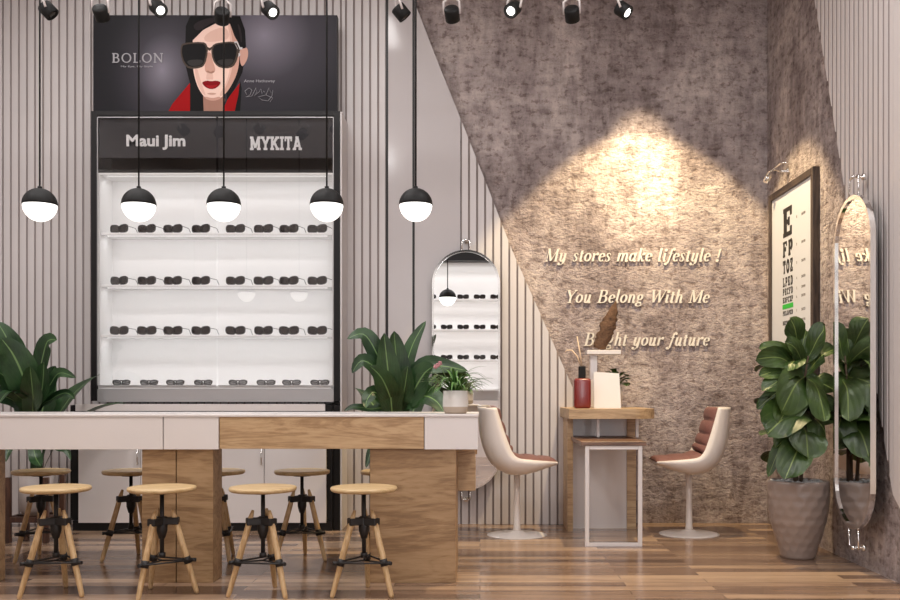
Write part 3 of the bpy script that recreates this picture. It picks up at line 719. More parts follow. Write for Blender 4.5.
mr_top, mr_bot = 1.93, .215
make_mirror('wall_mirror', 'tall chrome-framed oval mirror on the right wall beside the potted fig', .475, mr_top-mr_bot-.012, (1.925, 4.89, (mr_top+mr_bot)/2), -PI/2, .085, fw=.02, off=.088-.03, hx=.06)

# ------------------------------------------------------------------ eye chart on the right wall
yc0, yc1 = 6.50, 5.63; zc1, zc0 = 2.26, 1.02
ch = thing('eye_chart', 'framed black-on-white eye test chart on the right concrete wall', 'eye chart', (XR, (yc0+yc1)/2, zc0))
YCM = (yc0+yc1)/2
fw, hh, ww = .045, zc1-zc0, yc0-yc1
b = BM(); cube(b, -.03, -.001, -ww/2+fw, ww/2-fw, fw, hh-fw); obj('chart_sheet', b, M['chart_white'], ch)
b = BM()
for y0, y1, z0, z1 in ((-ww/2, -ww/2+fw, 0, hh), (ww/2-fw, ww/2, 0, hh), (-ww/2+fw, ww/2-fw, 0, fw), (-ww/2+fw, ww/2-fw, hh-fw, hh)):
    cube(b, -.042, -.001, y0, y1, z0, z1, .003, 1)
obj('frame', b, M['chart_frame'], ch)
XP = XR-.03
def ych(px): return F*XP/(px-VX)-YCM
def zch(py): return Z(py, 6.17)-zc0
yl, yr = ych(783), ych(793)
b = BM()
rows = [('E', 208.5, 237), ('FP', 241.5, 257), ('TOZ', 260.5, 273.5), ('LPED', 277.5, 286.5), ('PECFD', 288.5, 295), ('EDFCZP', 297.3, 302.8), ('FELOPZD', 311, 315.5), ('DEFPOTEC', 321, 325)]
for s, t, bt in rows:
    zb_, ht = zch(bt), zch(t)-zch(bt)
    mpc = lambda u, v, w, zb_=zb_: (-.0302-w, yl-u, zb_+v)
    letters(s, SLAB, mpc, yl-yr, ht, 0, 0, .0012, .2 if len(s) < 4 else .16, .16, .11, .14 if len(s) > 1 else 0, bm=b)
obj('test_letters', b, M['ink'], ch)
b = BM(); cube(b, -.0316, -.0302, yr-.005, yl+.005, zch(309), zch(304.3)); obj('green_bar', b, M['chart_green'], ch)
b = BM()
for s, (t, bt), n in zip(('20/200', '20/100', '20/70', '20/50', '20/40', '20/30', '20/25', '20/20'), [(r[1], r[2]) for r in rows], range(1, 9)):
    zm = (zch(t)+zch(bt))/2
    font_text(s, .07, .016, lambda u, v, w: (-.0302-w, ych(801.5)-u, zm-.008+v), b, .001)
    font_text(str(n), .01, .016, lambda u, v, w: (-.0302-w, ych(796.5)-u, zm-.008+v), b, .001)
obj('small_figures', b, M['ink_grey'], ch)
# chrome picture light above it
pl = thing('picture_light', 'small chrome picture light on the wall above the eye chart', 'lamp', (XR, 6.2, 2.36))
b = BM(); lb = BM(); lathe(lb, [(.025, 0), (.025, .012), (.008, .016), (.008, .05)], 16); merge(b, lb, Matrix.Rotation(-PI/2, 4, 'Y')); obj('wall_mount', b, M['chrome'], pl)
b = BM(); tube(b, [(-.048, 0, 0), (-.09, 0, .008), (-.11, -.02, .008), (-.11, -.19, .008), (-.095, -.21, .006), (-.05, -.21, -.004)], .006, 8)
tube(b, [(-.11, 0, .008), (-.11, .14, .008)], .006, 8); obj('arm', b, M['chrome'], pl)
b = BM(); lb = BM(); lathe(lb, [(.018, 0), (.024, .06), (.01, .066)], 16); merge(b, lb, Matrix.Translation((-.11, .14, -.04)) @ Matrix.Rotation(.5, 4, 'Y')); obj('lamp_head', b, M['chrome'], pl)

# ------------------------------------------------------------------ raised wall lettering
for li, (s, xa_, xb_, yb2, lab) in enumerate((('My stores make lifestyle !', 545, 721, 261, 'raised ivory italic line My stores make lifestyle !, topmost on the concrete wall'),
                               ('You Belong With Me', 565, 709, 302.5, 'raised ivory italic line You Belong With Me, middle one on the concrete wall'),
                               ('Bright your future', 584, 709, 345.5, 'raised ivory italic line ending your future, lowest on the concrete wall'))):
    Yt = YB-.03
    t = thing('wall_lettering', lab, 'lettering', (X(xa_, Yt), YB, Z(yb2, Yt)))
    letters(s, ITAL, lambda u, v, w: (u, -.003-w, v), X(xb_, Yt)-X(xa_, Yt), 12.6*Yt/F, .26, 0, .012, .118, .042, .1, .03, each=lambda bm_, c_: obj('letter', bm_, M['letter_wall'], t))

# ------------------------------------------------------------------ pendants
def make_pendant():
    r = .0775
    root = thing('pendant_lamp', 'x', 'pendant lamp')
    b = BM(); lathe(b, [(r*cos(a)+.0005, r*sin(a)) for a in [i*(PI/2-.1)/12 for i in range(13)]]+[(.01, r+.002), (.01, r+.008), (.004, r+.01)], 36); obj('dome_shade', b, M['black'], root)
    b = BM(); lathe(b, [(.006, -r*.995)]+[(r*.97*cos(a), r*.99*sin(a)) for a in [-PI/2+.1+i*(PI/2-.1)/12 for i in range(13)]]+[(r*.9, .001)], 36); obj('globe_diffuser', b, M['bulb'], root)
    b = BM(); tube(b, [(0, 0, r+.008), (0, 0, ZC-1.789-.02)], .0042, 8); obj('cord', b, M['black'], root)
    b = BM(); lathe(b, [(.05, ZC-1.789-.025), (.05, ZC-1.789-.0005)], 24); obj('ceiling_canopy', b, M['black'], root)
    return root
PY = 4.39
pen0 = make_pendant()
for i, (px, py, lab) in enumerate(((39, 204, 'black and white globe pendant over the slatted wall left of the cabinet'), (138, 205, 'black and white globe pendant in front of the left side of the cabinet shelves'),
                            (223, 204, 'black and white globe pendant in front of the middle of the cabinet shelves'), (326, 204, 'black and white globe pendant at the right edge of the cabinet'), (415, 203.5, 'rightmost black and white globe pendant, before the plain glossy panel'))):
    o = pen0 if i == 0 else copy_tree(pen0)
    o.location = (X(px+.8, PY), PY, 1.784); tag(o, lab, 'pendant lamp', 'globe pendants over the table')

# ------------------------------------------------------------------ track and spotlights
TY, TZ = 5.16, 3.14
for x0, x1, lab in ((-2.75, -.85, 'white ceiling track carrying the spotlights before the cabinet'), (-.75, 1.15, 'white ceiling track carrying the spotlights before the concrete wall')):
    tr = thing('light_track', lab, 'light track', ((x0+x1)/2, TY, TZ))
    hl = (x1-x0)/2
    b = BM(); cube(b, -hl, hl, -.018, .018, 0, .035); obj('rail', b, M['arm_white'], tr)
    for s in (-.8, .8):
        b = BM(); tube(b, [(s*hl, 0, .035), (s*hl, 0, ZC-TZ-.001)], .005, 8); obj('hanging_rod', b, M['arm_white'], tr)
spots = [(48, 10, (.7, .1, -.75), 0), (101, 13, (0, .8, -.6), 0), (158, 8, (.62, -.5, -.6), 1), (222, 16, (-.3, .8, -.6), 0), (270, 10, (.6, -.5, -.62), 1),
         (401, 12, (.6, .15, -.7), 0), (452, 14, (.1, .75, -.6), 0), (513, 9, (-.35, -.6, -.55), 1), (572, 14, (.15, .75, -.6), 0), (623, 10, (.7, -.35, -.62), 1)]
SW = ['leftmost black track spotlight, tilted over the slats', 'black track spotlight aimed back at the poster left corner', 'black track spotlight with lit lens over the poster left half', 'black track spotlight just above the poster woman\'s hair',
      'black track spotlight with lit lens over the poster right half', 'black track spotlight tilted beside the right black wall strip', 'black track spotlight aimed down at the top left of the concrete wall', 'black track spotlight with bright lens before the dark concrete',
      'black track spotlight aimed away, between the two lit ones on the concrete', 'rightmost black track spotlight, tilted down right']
for (px, py, d, lit), lab in zip(spots, SW):
    d = Vector(d).normalized(); zz = Z(py, TY)
    root = thing('track_spotlight', lab, 'spotlight', (X(px, TY), TY, zz), 0, 'track spotlights')
    R = d.to_track_quat('Z', 'Y').to_matrix().to_4x4()
    b = BM(); lb = BM(); lathe(lb, [(.012, -.035), (.036, -.034), (.04, -.028), (.04, .036), (.037, .038), (.034, .038), (.033, .03), (.001, .03)], 24, cap1=True); merge(b, lb, R); obj('lamp_head', b, M['black'], root)
    b = BM(); lb = BM(); lathe(lb, [(.022, .0305), (.022, .035), (.001, .037)], 24); merge(b, lb, R); obj('lens', b, M['spot_face'] if lit else M['spot_off'], root)
    b = BM(); s_ = d.cross(Vector((0, 0, 1))).normalized()
    for sg in (-1, 1): tube(b, [s_*.043*sg, s_*.043*sg+Vector((-d.x*.03, -d.y*.02, .06)), s_*.012*sg+Vector((-d.x*.03, -d.y*.02, .085))], .0065, 8)
    tube(b, [Vector((-d.x*.03, -d.y*.02, .08)), Vector((-d.x*.01, 0, TZ-zz-.0005))], .013, 10); obj('yoke_arm', b, M['arm_white'], root)

# ------------------------------------------------------------------ long table
TF = 4.56
TB = 5.14
tt = .813
tab = thing('long_table', 'long white counter table with oak drawer fronts and oak block legs', 'table', (-1.3, TF, 0))
def tx(px, Y=TF): return X(px, Y)+1.3
xL = -2.95+1.3
b = BM(); cube(b, xL, tx(478.5), -.004, TB-TF, .8005, tt, .002, 1); obj('tabletop', b, M['white'], tab)
zA = Z(449.5, TF)
b = BM(); cube(b, xL+.01, tx(476), .02, TB-TF-.01, zA+.002, .80); obj('apron', b, M['white'], tab)
for a0, a1, nm, m in ((-150, 162.6, 'drawer_front', 'white'), (163.6, 218.5, 'drawer_front', 'white'), (219.5, 423.8, 'drawer_front', 'oak'), (424.6, 478, 'drawer_front', 'white')):
    b = BM(); cube(b, max(xL, tx(a0)), tx(a1), 0, .018, zA if m == 'white' else zA+.003, .7995, .0012, 1)
    o = obj(nm, b, M[m], tab)
    o['label'] = 'oak-grained drawer front' if m == 'oak' else 'white lacquered drawer front'
YL = 4.578
for a0, a1, dp in ((-90, -5, .1), (142, 175.6, .16), (176.6, 213, .16), (370, 456, .4)):
    b = BM(); cube(b, tx(a0, YL), tx(a1, YL), YL-TF, YL-TF+dp, 0, zA+.001, .0015, 1); obj('leg', b, M['oak_leg'], tab)
b = BM(); cube(b, tx(446, 5.0), tx(475.5, 5.0), .45, TB-TF-.012, Z(490, 5.05), zA+.001, .0015, 1); obj('hanging_box', b, M['oak'], tab)

# ------------------------------------------------------------------ stools
def make_stool():
    root = thing('bar_stool', 'x', 'stool')
    b = BM(); lathe(b, [(.142, .469), (.15, .474), (.152, .482), (.149, .489), (.138, .491)], 48); obj('seat', b, M['seat_wood'], root)
    b = BM(); tube(b, [(0, 0, .168), (0, 0, .467)], .0095, 12); lathe(b, [(.05, .458), (.05, .4675)], 20); lathe(b, [(.016, .19), (.016, .168)], 12); obj('screw_post', b, M['black_soft'], root)
    b = BM(); lathe(b, [(.014, .255), (.024, .29), (.026, .35), (.018, .355)], 16)
    angs = [math.radians(a) for a in (-150, -30, 90)]
    for a in angs:
        bb = BM(); cube(bb, .012, .075, -.021, .021, .318, .35, .003, 1); merge(b, bb, Matrix.Rotation(a, 4, 'Z'))
    obj('hub_bracket', b, M['black_soft'], root)
    joints = []
    for a in angs:
        d = Vector((cos(a), sin(a), 0))
        t0, t1 = d*.045+Vector((0, 0, .385)), d*.155
        leg = BM()
        v = (t1-t0)
        tube(leg, [t0, t0+v*.06, t0+v*.12, t0+v*.55, t0+v*.97, t1+Vector((0, 0, .0))], [.006, .010, .0135, .0142, .0112, .0085], 12)
        for vv in leg.verts: vv.co.z = max(0.0, vv.co.z)
        obj('leg', leg, M['leg_wood'], root)
        j = t0+v*.60; joints.append((j, d))
    for j, d in joints:
        cb = BM(); ax = (d*.11+Vector((0, 0, -.385))).normalized()
        tube(cb, [j-ax*.016, j+ax*.016], .0175, 12); tube(cb, [j+d*.01, j+d*.04], .009, 8); obj('leg_clamp', cb, M['black_soft'], root)
    b = BM()
    for i in range(3):
        (p, d), (q, e) = joints[i], joints[(i+1) % 3]
        tube(b, [p+d*.034, q+e*.034], .0045, 6)
        tube(b, [p, Vector((0, 0, p.z-.0))], .004, 6)
    obj('footrest_rods', b, M['black_soft'], root)
    return root
st0 = make_stool()
front = [(56, 8, 'front round wooden stool at the far left end of the table'), (162, 38, 'front round wooden stool before the split oak leg of the table'), (263, -8, 'front round wooden stool under the left half of the oak drawer'), (364, 0, 'front round wooden stool before the wide right oak leg')]
back = [(41, 28, 'rear round wooden stool behind the leftmost front stool'), (131, 5, 'rear round wooden stool just left of the split oak leg'), (217, -20, 'rear round wooden stool mostly hidden behind the split oak leg'), (302, 4, 'rear round wooden stool seen between the two front stools right of the split leg'), (388, 15, 'rear round wooden stool hidden behind the wide right oak leg')]
for i, (px, rz, lab) in enumerate(front+back):
    o = st0 if i == 0 else copy_tree(st0)
    Ys = 4.32 if i < 4 else 5.23
    o.location = (X(px, Ys), Ys, 0); o.rotation_euler = (0, 0, math.radians(rz))
    tag(o, lab, 'stool', 'tripod stools along the long table')

# ------------------------------------------------------------------ plants
def leaf(bm, uvl, base, az, e0, e1, Ln, Wd, prof, n=12, fold=.25, wave=0.0, roll=0.0, ph=0.0, mi=0):
    p = Vector(base); h = Vector((cos(az), sin(az), 0)); side0 = Vector((-sin(az), cos(az), 0))
    rows = []
    for i in range(n+1):
        t = i/n; e = e0+(e1-e0)*t**1.3
        d = h*cos(e)+Vector((0, 0, sin(e)))
        up = -h*sin(e)+Vector((0, 0, cos(e)))
        side = side0*cos(roll)+up*sin(roll); upr = up*cos(roll)-side0*sin(roll)
        w = Wd*prof(t)/2
        row = []
        for k in (-1, -.5, 0, .5, 1):
            row.append((p+side*(w*k)+upr*(w*abs(k)*fold+wave*Wd*sin(ph+t*11+k*2)*abs(k)*.5), (k*.5+.5, t)))
        rows.append(row)
        p = p+d*(Ln/n)
    vv = [[bm.verts.new(q) for q, _ in r] for r in rows]
    for i in range(n):
        for k in range(4):
            f = bm.faces.new((vv[i][k], vv[i][k+1], vv[i+1][k+1], vv[i+1][k])); f.smooth = True; f.material_index = mi
            for lp, (ii, kk) in zip(f.loops, ((i, k), (i, k+1), (i+1, k+1), (i+1, k))): lp[uvl].uv = rows[ii][kk][1]
def prof_lance(t):
    if t < .22: return .06+.1*(t/.22)
    u = (t-.22)/.78
    return max(.02, .12*(1-u)+sin(PI*u**.8)**.85)
def prof_fig(t):
    if t < .1: return .05
    u = (t-.1)/.9
    pts = [(0, .12), (.12, .42), (.3, .58), (.45, .68), (.62, .98), (.75, 1.0), (.88, .78), (.96, .42), (1, .1)]
    for (a, va), (bb, vb) in zip(pts[:-1], pts[1:]):
        if u <= bb: return va+(vb-va)*(u-a)/(bb-a)
    return .1
def prof_strap(t): return max(.04, min(1, (t+.15)*2.5)*(1-t**3*.95))
def lily(name, label, loc, leaves, pot_h, stand):
    root = thing(name, label, 'potted plant', loc)
    b = BM(); uvl = b.loops.layers.uv.new('UVMap')
    for az, e0, e1, Ln, Wd, roll in leaves:
        r_ = random.uniform(.01, .05)
        a = math.radians(az)
        leaf(b, uvl, (r_*cos(a), r_*sin(a), pot_h-.02), a, math.radians(e0), math.radians(e1), Ln, Wd, prof_lance, 16, .3, .04, math.radians(roll), random.uniform(0, 6))
    obj('foliage', b, M['leaf_big'], root, fix=False)
    pb = .16 if stand else 0.0
    b = BM(); lathe(b, [(.07, pb), (.095, pb+.03), (.102, pot_h), (.092, pot_h), (.088, pot_h-.04), (.02, pot_h-.045)], 32); pt = obj('pot', b, M['pot_grey'], root)
    b = BM(); lathe(b, [(.087, pot_h-.044), (.087, pot_h-.03), (.01, pot_h-.026)], 24); obj('soil', b, M['soil'], pt)
    if stand:
        b = BM()
        q = .115
        for sx in (-1, 1):
            for sy in (-1, 1): cube(b, sx*q-.016, sx*q+.016, sy*q-.016, sy*q+.016, 0, pot_h-.03, .003, 1)
        for s in (-1, 1): cube(b, -q+.016, q-.016, s*q-.012, s*q+.012, pb-.035, pb-.0005); cube(b, s*q-.012, s*q+.012, -q+.016, q-.016, pb-.035, pb-.0005)
        cube(b, -q+.012, q-.012, -.015, .015, pb-.03, pb-.0006)
        obj('plant_stand', b, M['dark_wood'], root)
    return root
def leaf_path(bm, uvl, pts, Wd, prof, nrm, n=16, fold=.2, wave=.03, ph=0.0):
    """leaf along a smooth path of points, its face turned towards nrm"""
    P = [Vector(p) for p in pts]; m = len(P)-1
    def at(t):
        f = min(t*m, m-1e-6); i = int(f); u = f-i; g = lambda j: P[min(max(j, 0), m)]
        a, b_, c, d = g(i-1), g(i), g(i+1), g(i+2)
        return .5*((2*b_)+(c-a)*u+(2*a-5*b_+4*c-d)*u*u+(3*b_-a-3*c+d)*u**3)
    nrm = Vector(nrm).normalized(); rows = []
    for i in range(n+1):
        t = i/n; p = at(t); d = (at(min(1, t+.02))-at(max(0, t-.02))).normalized()
        side = d.cross(nrm)
        side = side.normalized() if side.length > .05 else Vector((1, 0, 0))
        up = side.cross(d); w = Wd*prof(t)/2
        rows.append([(p+side*(w*k)+up*(w*abs(k)*fold+wave*Wd*sin(ph+t*9+k*2)*abs(k)), (k*.5+.5, t)) for k in (-1, -.5, 0, .5, 1)])
    vv = [[bm.verts.new(q) for q, _ in r] for r in rows]
    for i in range(n):
        for k in range(4):
            f = bm.faces.new((vv[i][k], vv[i][k+1], vv[i+1][k+1], vv[i+1][k])); f.smooth = True
            for lp, (ii, kk_) in zip(f.loops, ((i, k), (i, k+1), (i+1, k+1), (i+1, k))): lp[uvl].uv = rows[ii][kk_][1]
def prof_wide(t):
    if t < .2: return .16+.2*t
    u = (t-.2)/.8
    return max(.02, .2*(1-u)+.98*sin(PI*u**1.05)**.75) if u < 1 else .02
def big_plant(label, px, Y, leaves, pot_h):
    x0 = X(px, Y)
    root = lily('potted_plant', label, (x0, Y, 0), [(100, 80, 30, .8, .15, 0), (60, 78, 20, .8, .15, 0), (130, 76, 10, .75, .15, 0), (30, 70, 0, .7, .14, 0)], pot_h, True)
    fo = [c for c in root.children if c.name.startswith('foliage')][0]
    b = BM(); b.from_mesh(fo.data); uvl = b.loops.layers.uv.active
    rr_ = random.Random(px)
    for i, (pts, w, dy) in enumerate(leaves):
        q = []
        n_ = len(pts)-1
        q.append((rr_.uniform(-.03, .03), rr_.uniform(-.03, .03), pot_h-.02))
        for j, (a, c) in enumerate(pts[0:]):
            yy = dy*(j+1)/(n_+1)
            q.append((X(a, Y+yy)-x0, yy, Z(c, Y+yy)))
        leaf_path(b, uvl, q, w*Y/F, prof_wide, (rr_.uniform(-.4, .4), -1, .45), 20, .22, .03, i)
    b.to_mesh(fo.data); b.free()
    return root
big_plant('broad-leaved green plant in pale pot and dark wooden stand, left of the cabinet', 36, 5.9,
    [([(28, 412), (16, 372), (10, 345), (-3, 321)], 26, -.15), ([(30, 412), (26, 385), (14, 356), (1, 338)], 30, -.25), ([(34, 412), (38, 382), (43, 356), (48, 341), (57, 340)], 20, -.1), ([(36, 412), (50, 385), (60, 373), (76, 378)], 12, -.15),
     ([(36, 412), (45, 395), (50, 376), (56, 366)], 15, .05), ([(26, 412), (12, 388), (0, 373), (-14, 380)], 15, -.2), ([(38, 414), (52, 399), (66, 393), (75, 399)], 9, -.1), ([(33, 415), (33, 395), (30, 366)], 24, -.28), ([(34, 412), (42, 390), (44, 362)], 22, -.2),
     ([(22, 412), (4, 396), (-8, 396), (-20, 408)], 16, -.2), ([(28, 412), (18, 396), (8, 392), (-2, 404)], 14, -.3), ([(30, 412), (14, 380), (-8, 345), (-25, 340)], 22, 0), ([(30, 430), (35, 455), (38, 462), (41, 466)], 12, -.18), ([(24, 430), (14, 440), (8, 452), (6, 462)], 8, -.15), ([(42, 430), (56, 446), (66, 450), (71, 460)], 7, -.1)], .43)
big_plant('broad-leaved green plant standing behind the right half of the long table', 398, 5.82,
    [([(393, 412), (385, 377), (375, 350), (363, 334), (347, 339)], 17, -.1), ([(392, 412), (389, 380), (384, 333)], 25, -.2), ([(397, 415), (397, 372), (394, 331)], 26, -.12), ([(401, 412), (405, 372), (413, 344), (426, 321)], 15, .05),
     ([(402, 412), (409, 388), (424, 368), (442, 366), (468, 371)], 20, -.12), ([(392, 412), (386, 388), (374, 367), (361, 361), (352, 373)], 16, -.15), ([(393, 412), (389, 394), (381, 377), (370, 366)], 20, -.22), ([(403, 412), (412, 401), (425, 396), (437, 402), (445, 414)], 22, -.25),
     ([(391, 412), (384, 401), (374, 392), (367, 400), (366, 408)], 13, -.2), ([(388, 414), (370, 409), (354, 407), (344, 411)], 7, -.1), ([(403, 412), (412, 394), (424, 374), (434, 366)], 26, -.2), ([(399, 412), (404, 392), (408, 366)], 20, -.15), ([(394, 440), (380, 444), (371, 452), (366, 468)], 9, -.15)], .43)
# fiddle-leaf fig
FY = 5.28
FX = X(798, FY)
fig = thing('potted_fig', 'fiddle leaf fig in a large hammered grey pot with white pebbles, in the right corner', 'potted plant', (FX, FY, 0))
ph_ = Z(480, FY)
def dimples(a, z): return 1+.022*sin(a*9+z*22)*sin(z*38)
pprof = [(.088, 0), (.094, .012), (.108, .06), (.13, .13), (.15, .2), (.163, .28), (.168, .36), (.167, ph_-.012), (.164, ph_)]
dense = []
for (r0, z0), (r1, z1) in zip(pprof[:-1], pprof[1:]):
    m_ = max(1, int((z1-z0)/.012))
    dense += [(r0+(r1-r0)*q/m_, z0+(z1-z0)*q/m_) for q in range(m_)]
def dimples(a, z):
    row = int(z/.05); u = (a/(2*PI)*15+.5*(row % 2)) % 1-.5; v = (z/.05) % 1-.5
    return 1-.035*max(0, 1-4*(u*u+v*v)) if .03 < z < ph_-.03 else 1
b = BM(); lathe(b, dense+[(.164, ph_), (.152, ph_), (.150, ph_-.03), (.02, ph_-.035)], 90, wob=dimples); pt = obj('pot', b, M['pot'], fig)
b = BM(); lathe(b, [(.148, ph_-.03), (.148, ph_-.022), (.005, ph_-.018)], 24); obj('soil', b, M['soil'], pt)
b = BM()
for i in range(120):
    a, r_ = random.uniform(0, 2*PI), .142*math.sqrt(random.random())
    s_ = random.uniform(.008, .013)
    ellipsoid(b, (r_*cos(a), r_*sin(a), ph_-.015+random.uniform(0, .01)), s_, s_*random.uniform(.7, 1), s_*.7, 7, 5)
o = obj('pebbles', b, M['pebble'], pt); o['kind'] = 'stuff'
b = BM()
trunks = [[(-.02, -.01, ph_-.02), (-.03, -.02, .7), (-.045, -.03, .95), (-.03, -.03, 1.18)], [(.02, .01, ph_-.02), (.025, .0, .7), (.03, .0, .95), (.05, -.02, 1.12)], [(0, .02, ph_-.02), (-.01, .05, .7), (0, .06, 1.0)]]
for t_ in trunks: tube(b, t_, [.011, .010, .008, .005][:len(t_)], 8)
obj('trunk', b, M['bark'], fig)
b = BM(); uvl = b.loops.layers.uv.new('UVMap')
# (px, py of leaf centre in the photograph's view, tip azimuth deg, start elev, end elev, length, width, depth offset)
rnd = random.Random(3)
for z in (.56, .66, .76, .86, .96, 1.06):       # leaves at the back and sides of the crown
    for k in range(3):
        a = math.radians(rnd.uniform(30, 230))
        tk = trunks[rnd.randrange(2)]; p0 = Vector(tk[2]); p0.z = z
        leaf(b, uvl, p0, a, math.radians(rnd.uniform(15, 50)), math.radians(rnd.uniform(-75, -25)), rnd.uniform(.18, .24) if cos(a) < .4 else .13, rnd.uniform(.14, .18), prof_fig, 14, .12, .07, 0, rnd.uniform(0, 6))
for i, (bs_, tp, w_, dy) in enumerate((((798, 350), (790, 318), 27, -.06), ((806, 360), (829, 325), 24, -.06), ((803, 365), (785, 342), 21, -.12), ((800, 362), (759, 348), 18, -.05), ((801, 372), (756, 359), 22, -.12), ((800, 378), (759, 376), 18, -.1),
        ((803, 380), (763, 391), 24, -.14), ((800, 385), (757, 409), 17, -.02), ((806, 374), (781, 413), 40, -.2), ((808, 376), (825, 421), 33, -.17), ((806, 388), (778, 424), 32, -.17), ((809, 410), (767, 434), 44, -.2), ((806, 413), (834, 449), 38, -.1),
        ((801, 422), (808, 459), 40, -.2), ((806, 438), (785, 479), 34, -.22), ((790, 428), (768, 477), 13, -.08), ((806, 372), (835, 349), 23, -.02), ((806, 384), (836, 391), 25, -.03), ((807, 398), (837, 420), 26, -.04), ((800, 355), (806, 330), 20, .02), ((802, 430), (776, 448), 26, -.12))):
    Yb_, Yt_ = FY, FY+dy
    p0 = Vector((X(bs_[0], Yb_)-FX, 0, Z(bs_[1], Yb_))); p3 = Vector((X(tp[0], Yt_)-FX, dy, Z(tp[1], Yt_)))
    ln = (p3-p0).length; mid = p0.lerp(p3, .5)+Vector((0, -.09*ln, .13*ln))
    st = Vector((-.02, -.0, max(ph_, p0.z-.03)))
    leaf_path(b, uvl, [st, p0.lerp(p3, .08), mid, p3], w_*FY/F*.98, prof_fig, (rnd.uniform(-.7, .5), -1, rnd.uniform(.1, .9)), 18, rnd.uniform(.02, .3), .09, rnd.uniform(0, 6))
for v in b.verts: v.co.x = min(v.co.x, (XR-.04 if v.co.y > -.05 else XR-.125)-FX)
obj('foliage', b, M['leaf_fig'], fig, fix=False)
# little pot on the table
SY = 4.70
sp = thing('potted_plant', 'small spider plant in a white and tan pot on the table right end', 'potted plant', (X(455.5, SY), SY, tt))
kk = SY/F
b = BM(); lathe(b, [(10.4*kk, .0005), (12*kk, 3*kk), (12.6*kk, 7*kk)], 32, cap1=False); lathe(b, [(12.6*kk, 7*kk), (12.7*kk, 12*kk), (12.3*kk, 23*kk), (11.2*kk, 23*kk), (11*kk, 20*kk), (.01, 19.5*kk)], 32, cap0=False)
for f in b.faces:
    if f.calc_center_median().z < 7*kk: f.material_index = 1
obj('pot', b, [M['pot_white'], M['pot_tan']], sp)
b = BM(); lathe(b, [(10.9*kk, 19.6*kk), (10.9*kk, 20.4*kk), (.003, 21*kk)], 20); obj('soil', b, M['soil'], sp)
b = BM(); uvl = b.loops.layers.uv.new('UVMap')
for i in range(70):
    a = random.uniform(0, 2*PI)
    leaf(b, uvl, (.03*cos(a)*random.random(), .03*sin(a)*random.random(), 20*kk), a, math.radians(random.uniform(35, 85)), math.radians(random.uniform(-85, 0)), random.uniform(.13, .23), random.uniform(.012, .017), prof_strap, 9, .35)
obj('foliage', b, M['leaf_spider'], sp, fix=False)
b = BM(); fx = X(438, SY)-X(455.5, SY); fz = Z(365, SY)-tt
tube(b, [(0, 0, 20*kk), (fx*.4, .0, fz*.6), (fx*.8, 0, fz*.95), (fx, 0, fz)], .0018, 6); stem_o = obj('flower_stem', b, M['stem'], sp)
b = BM()
for q, (dx, dz) in enumerate(((0, 0), (-.02, -.012), (.016, .012))):
    for j in range(5):
        a = 2*PI*j/5+q
        ellipsoid(b, (fx+dx*.6+.006*cos(a), -.004+.004*(j % 2), fz+dz*.7+.006*sin(a)), .0058, .003, .0058, 10, 6)
obj('blossom', b, M['petal'], sp)

# ------------------------------------------------------------------ swivel chairs (face +X)
Sp = [(-.244, .822), (-.238, .707), (-.219, .59), (-.174, .482), (-.103, .418), (-.013, .396), (.106, .42), (.232, .468)]
Rp = [(-.150, .822), (-.118, .714), (-.083, .61), (-.056, .547), (-.016, .510), (.076, .497), (.16, .489), (.232, .481)]
Wp = [.185, .2, .215, .225, .232, .23, .222, .20]
def interp(P, t):
    n = len(P)-1; f = min(max(t*n, 0), n-1e-6); i = int(f); u = f-i
    g = lambda j: P[min(max(j, 0), n)]
    def cr(a, b_, c, d): return .5*((2*b_)+(-a+c)*u+(2*a-5*b_+4*c-d)*u*u+(-a+3*b_-3*c+d)*u**3)
    p0, p1, p2, p3 = g(i-1), g(i), g(i+1), g(i+2)
    if isinstance(p0, tuple): return tuple(cr(*q) for q in zip(p0, p1, p2, p3))
    return cr(p0, p1, p2, p3)
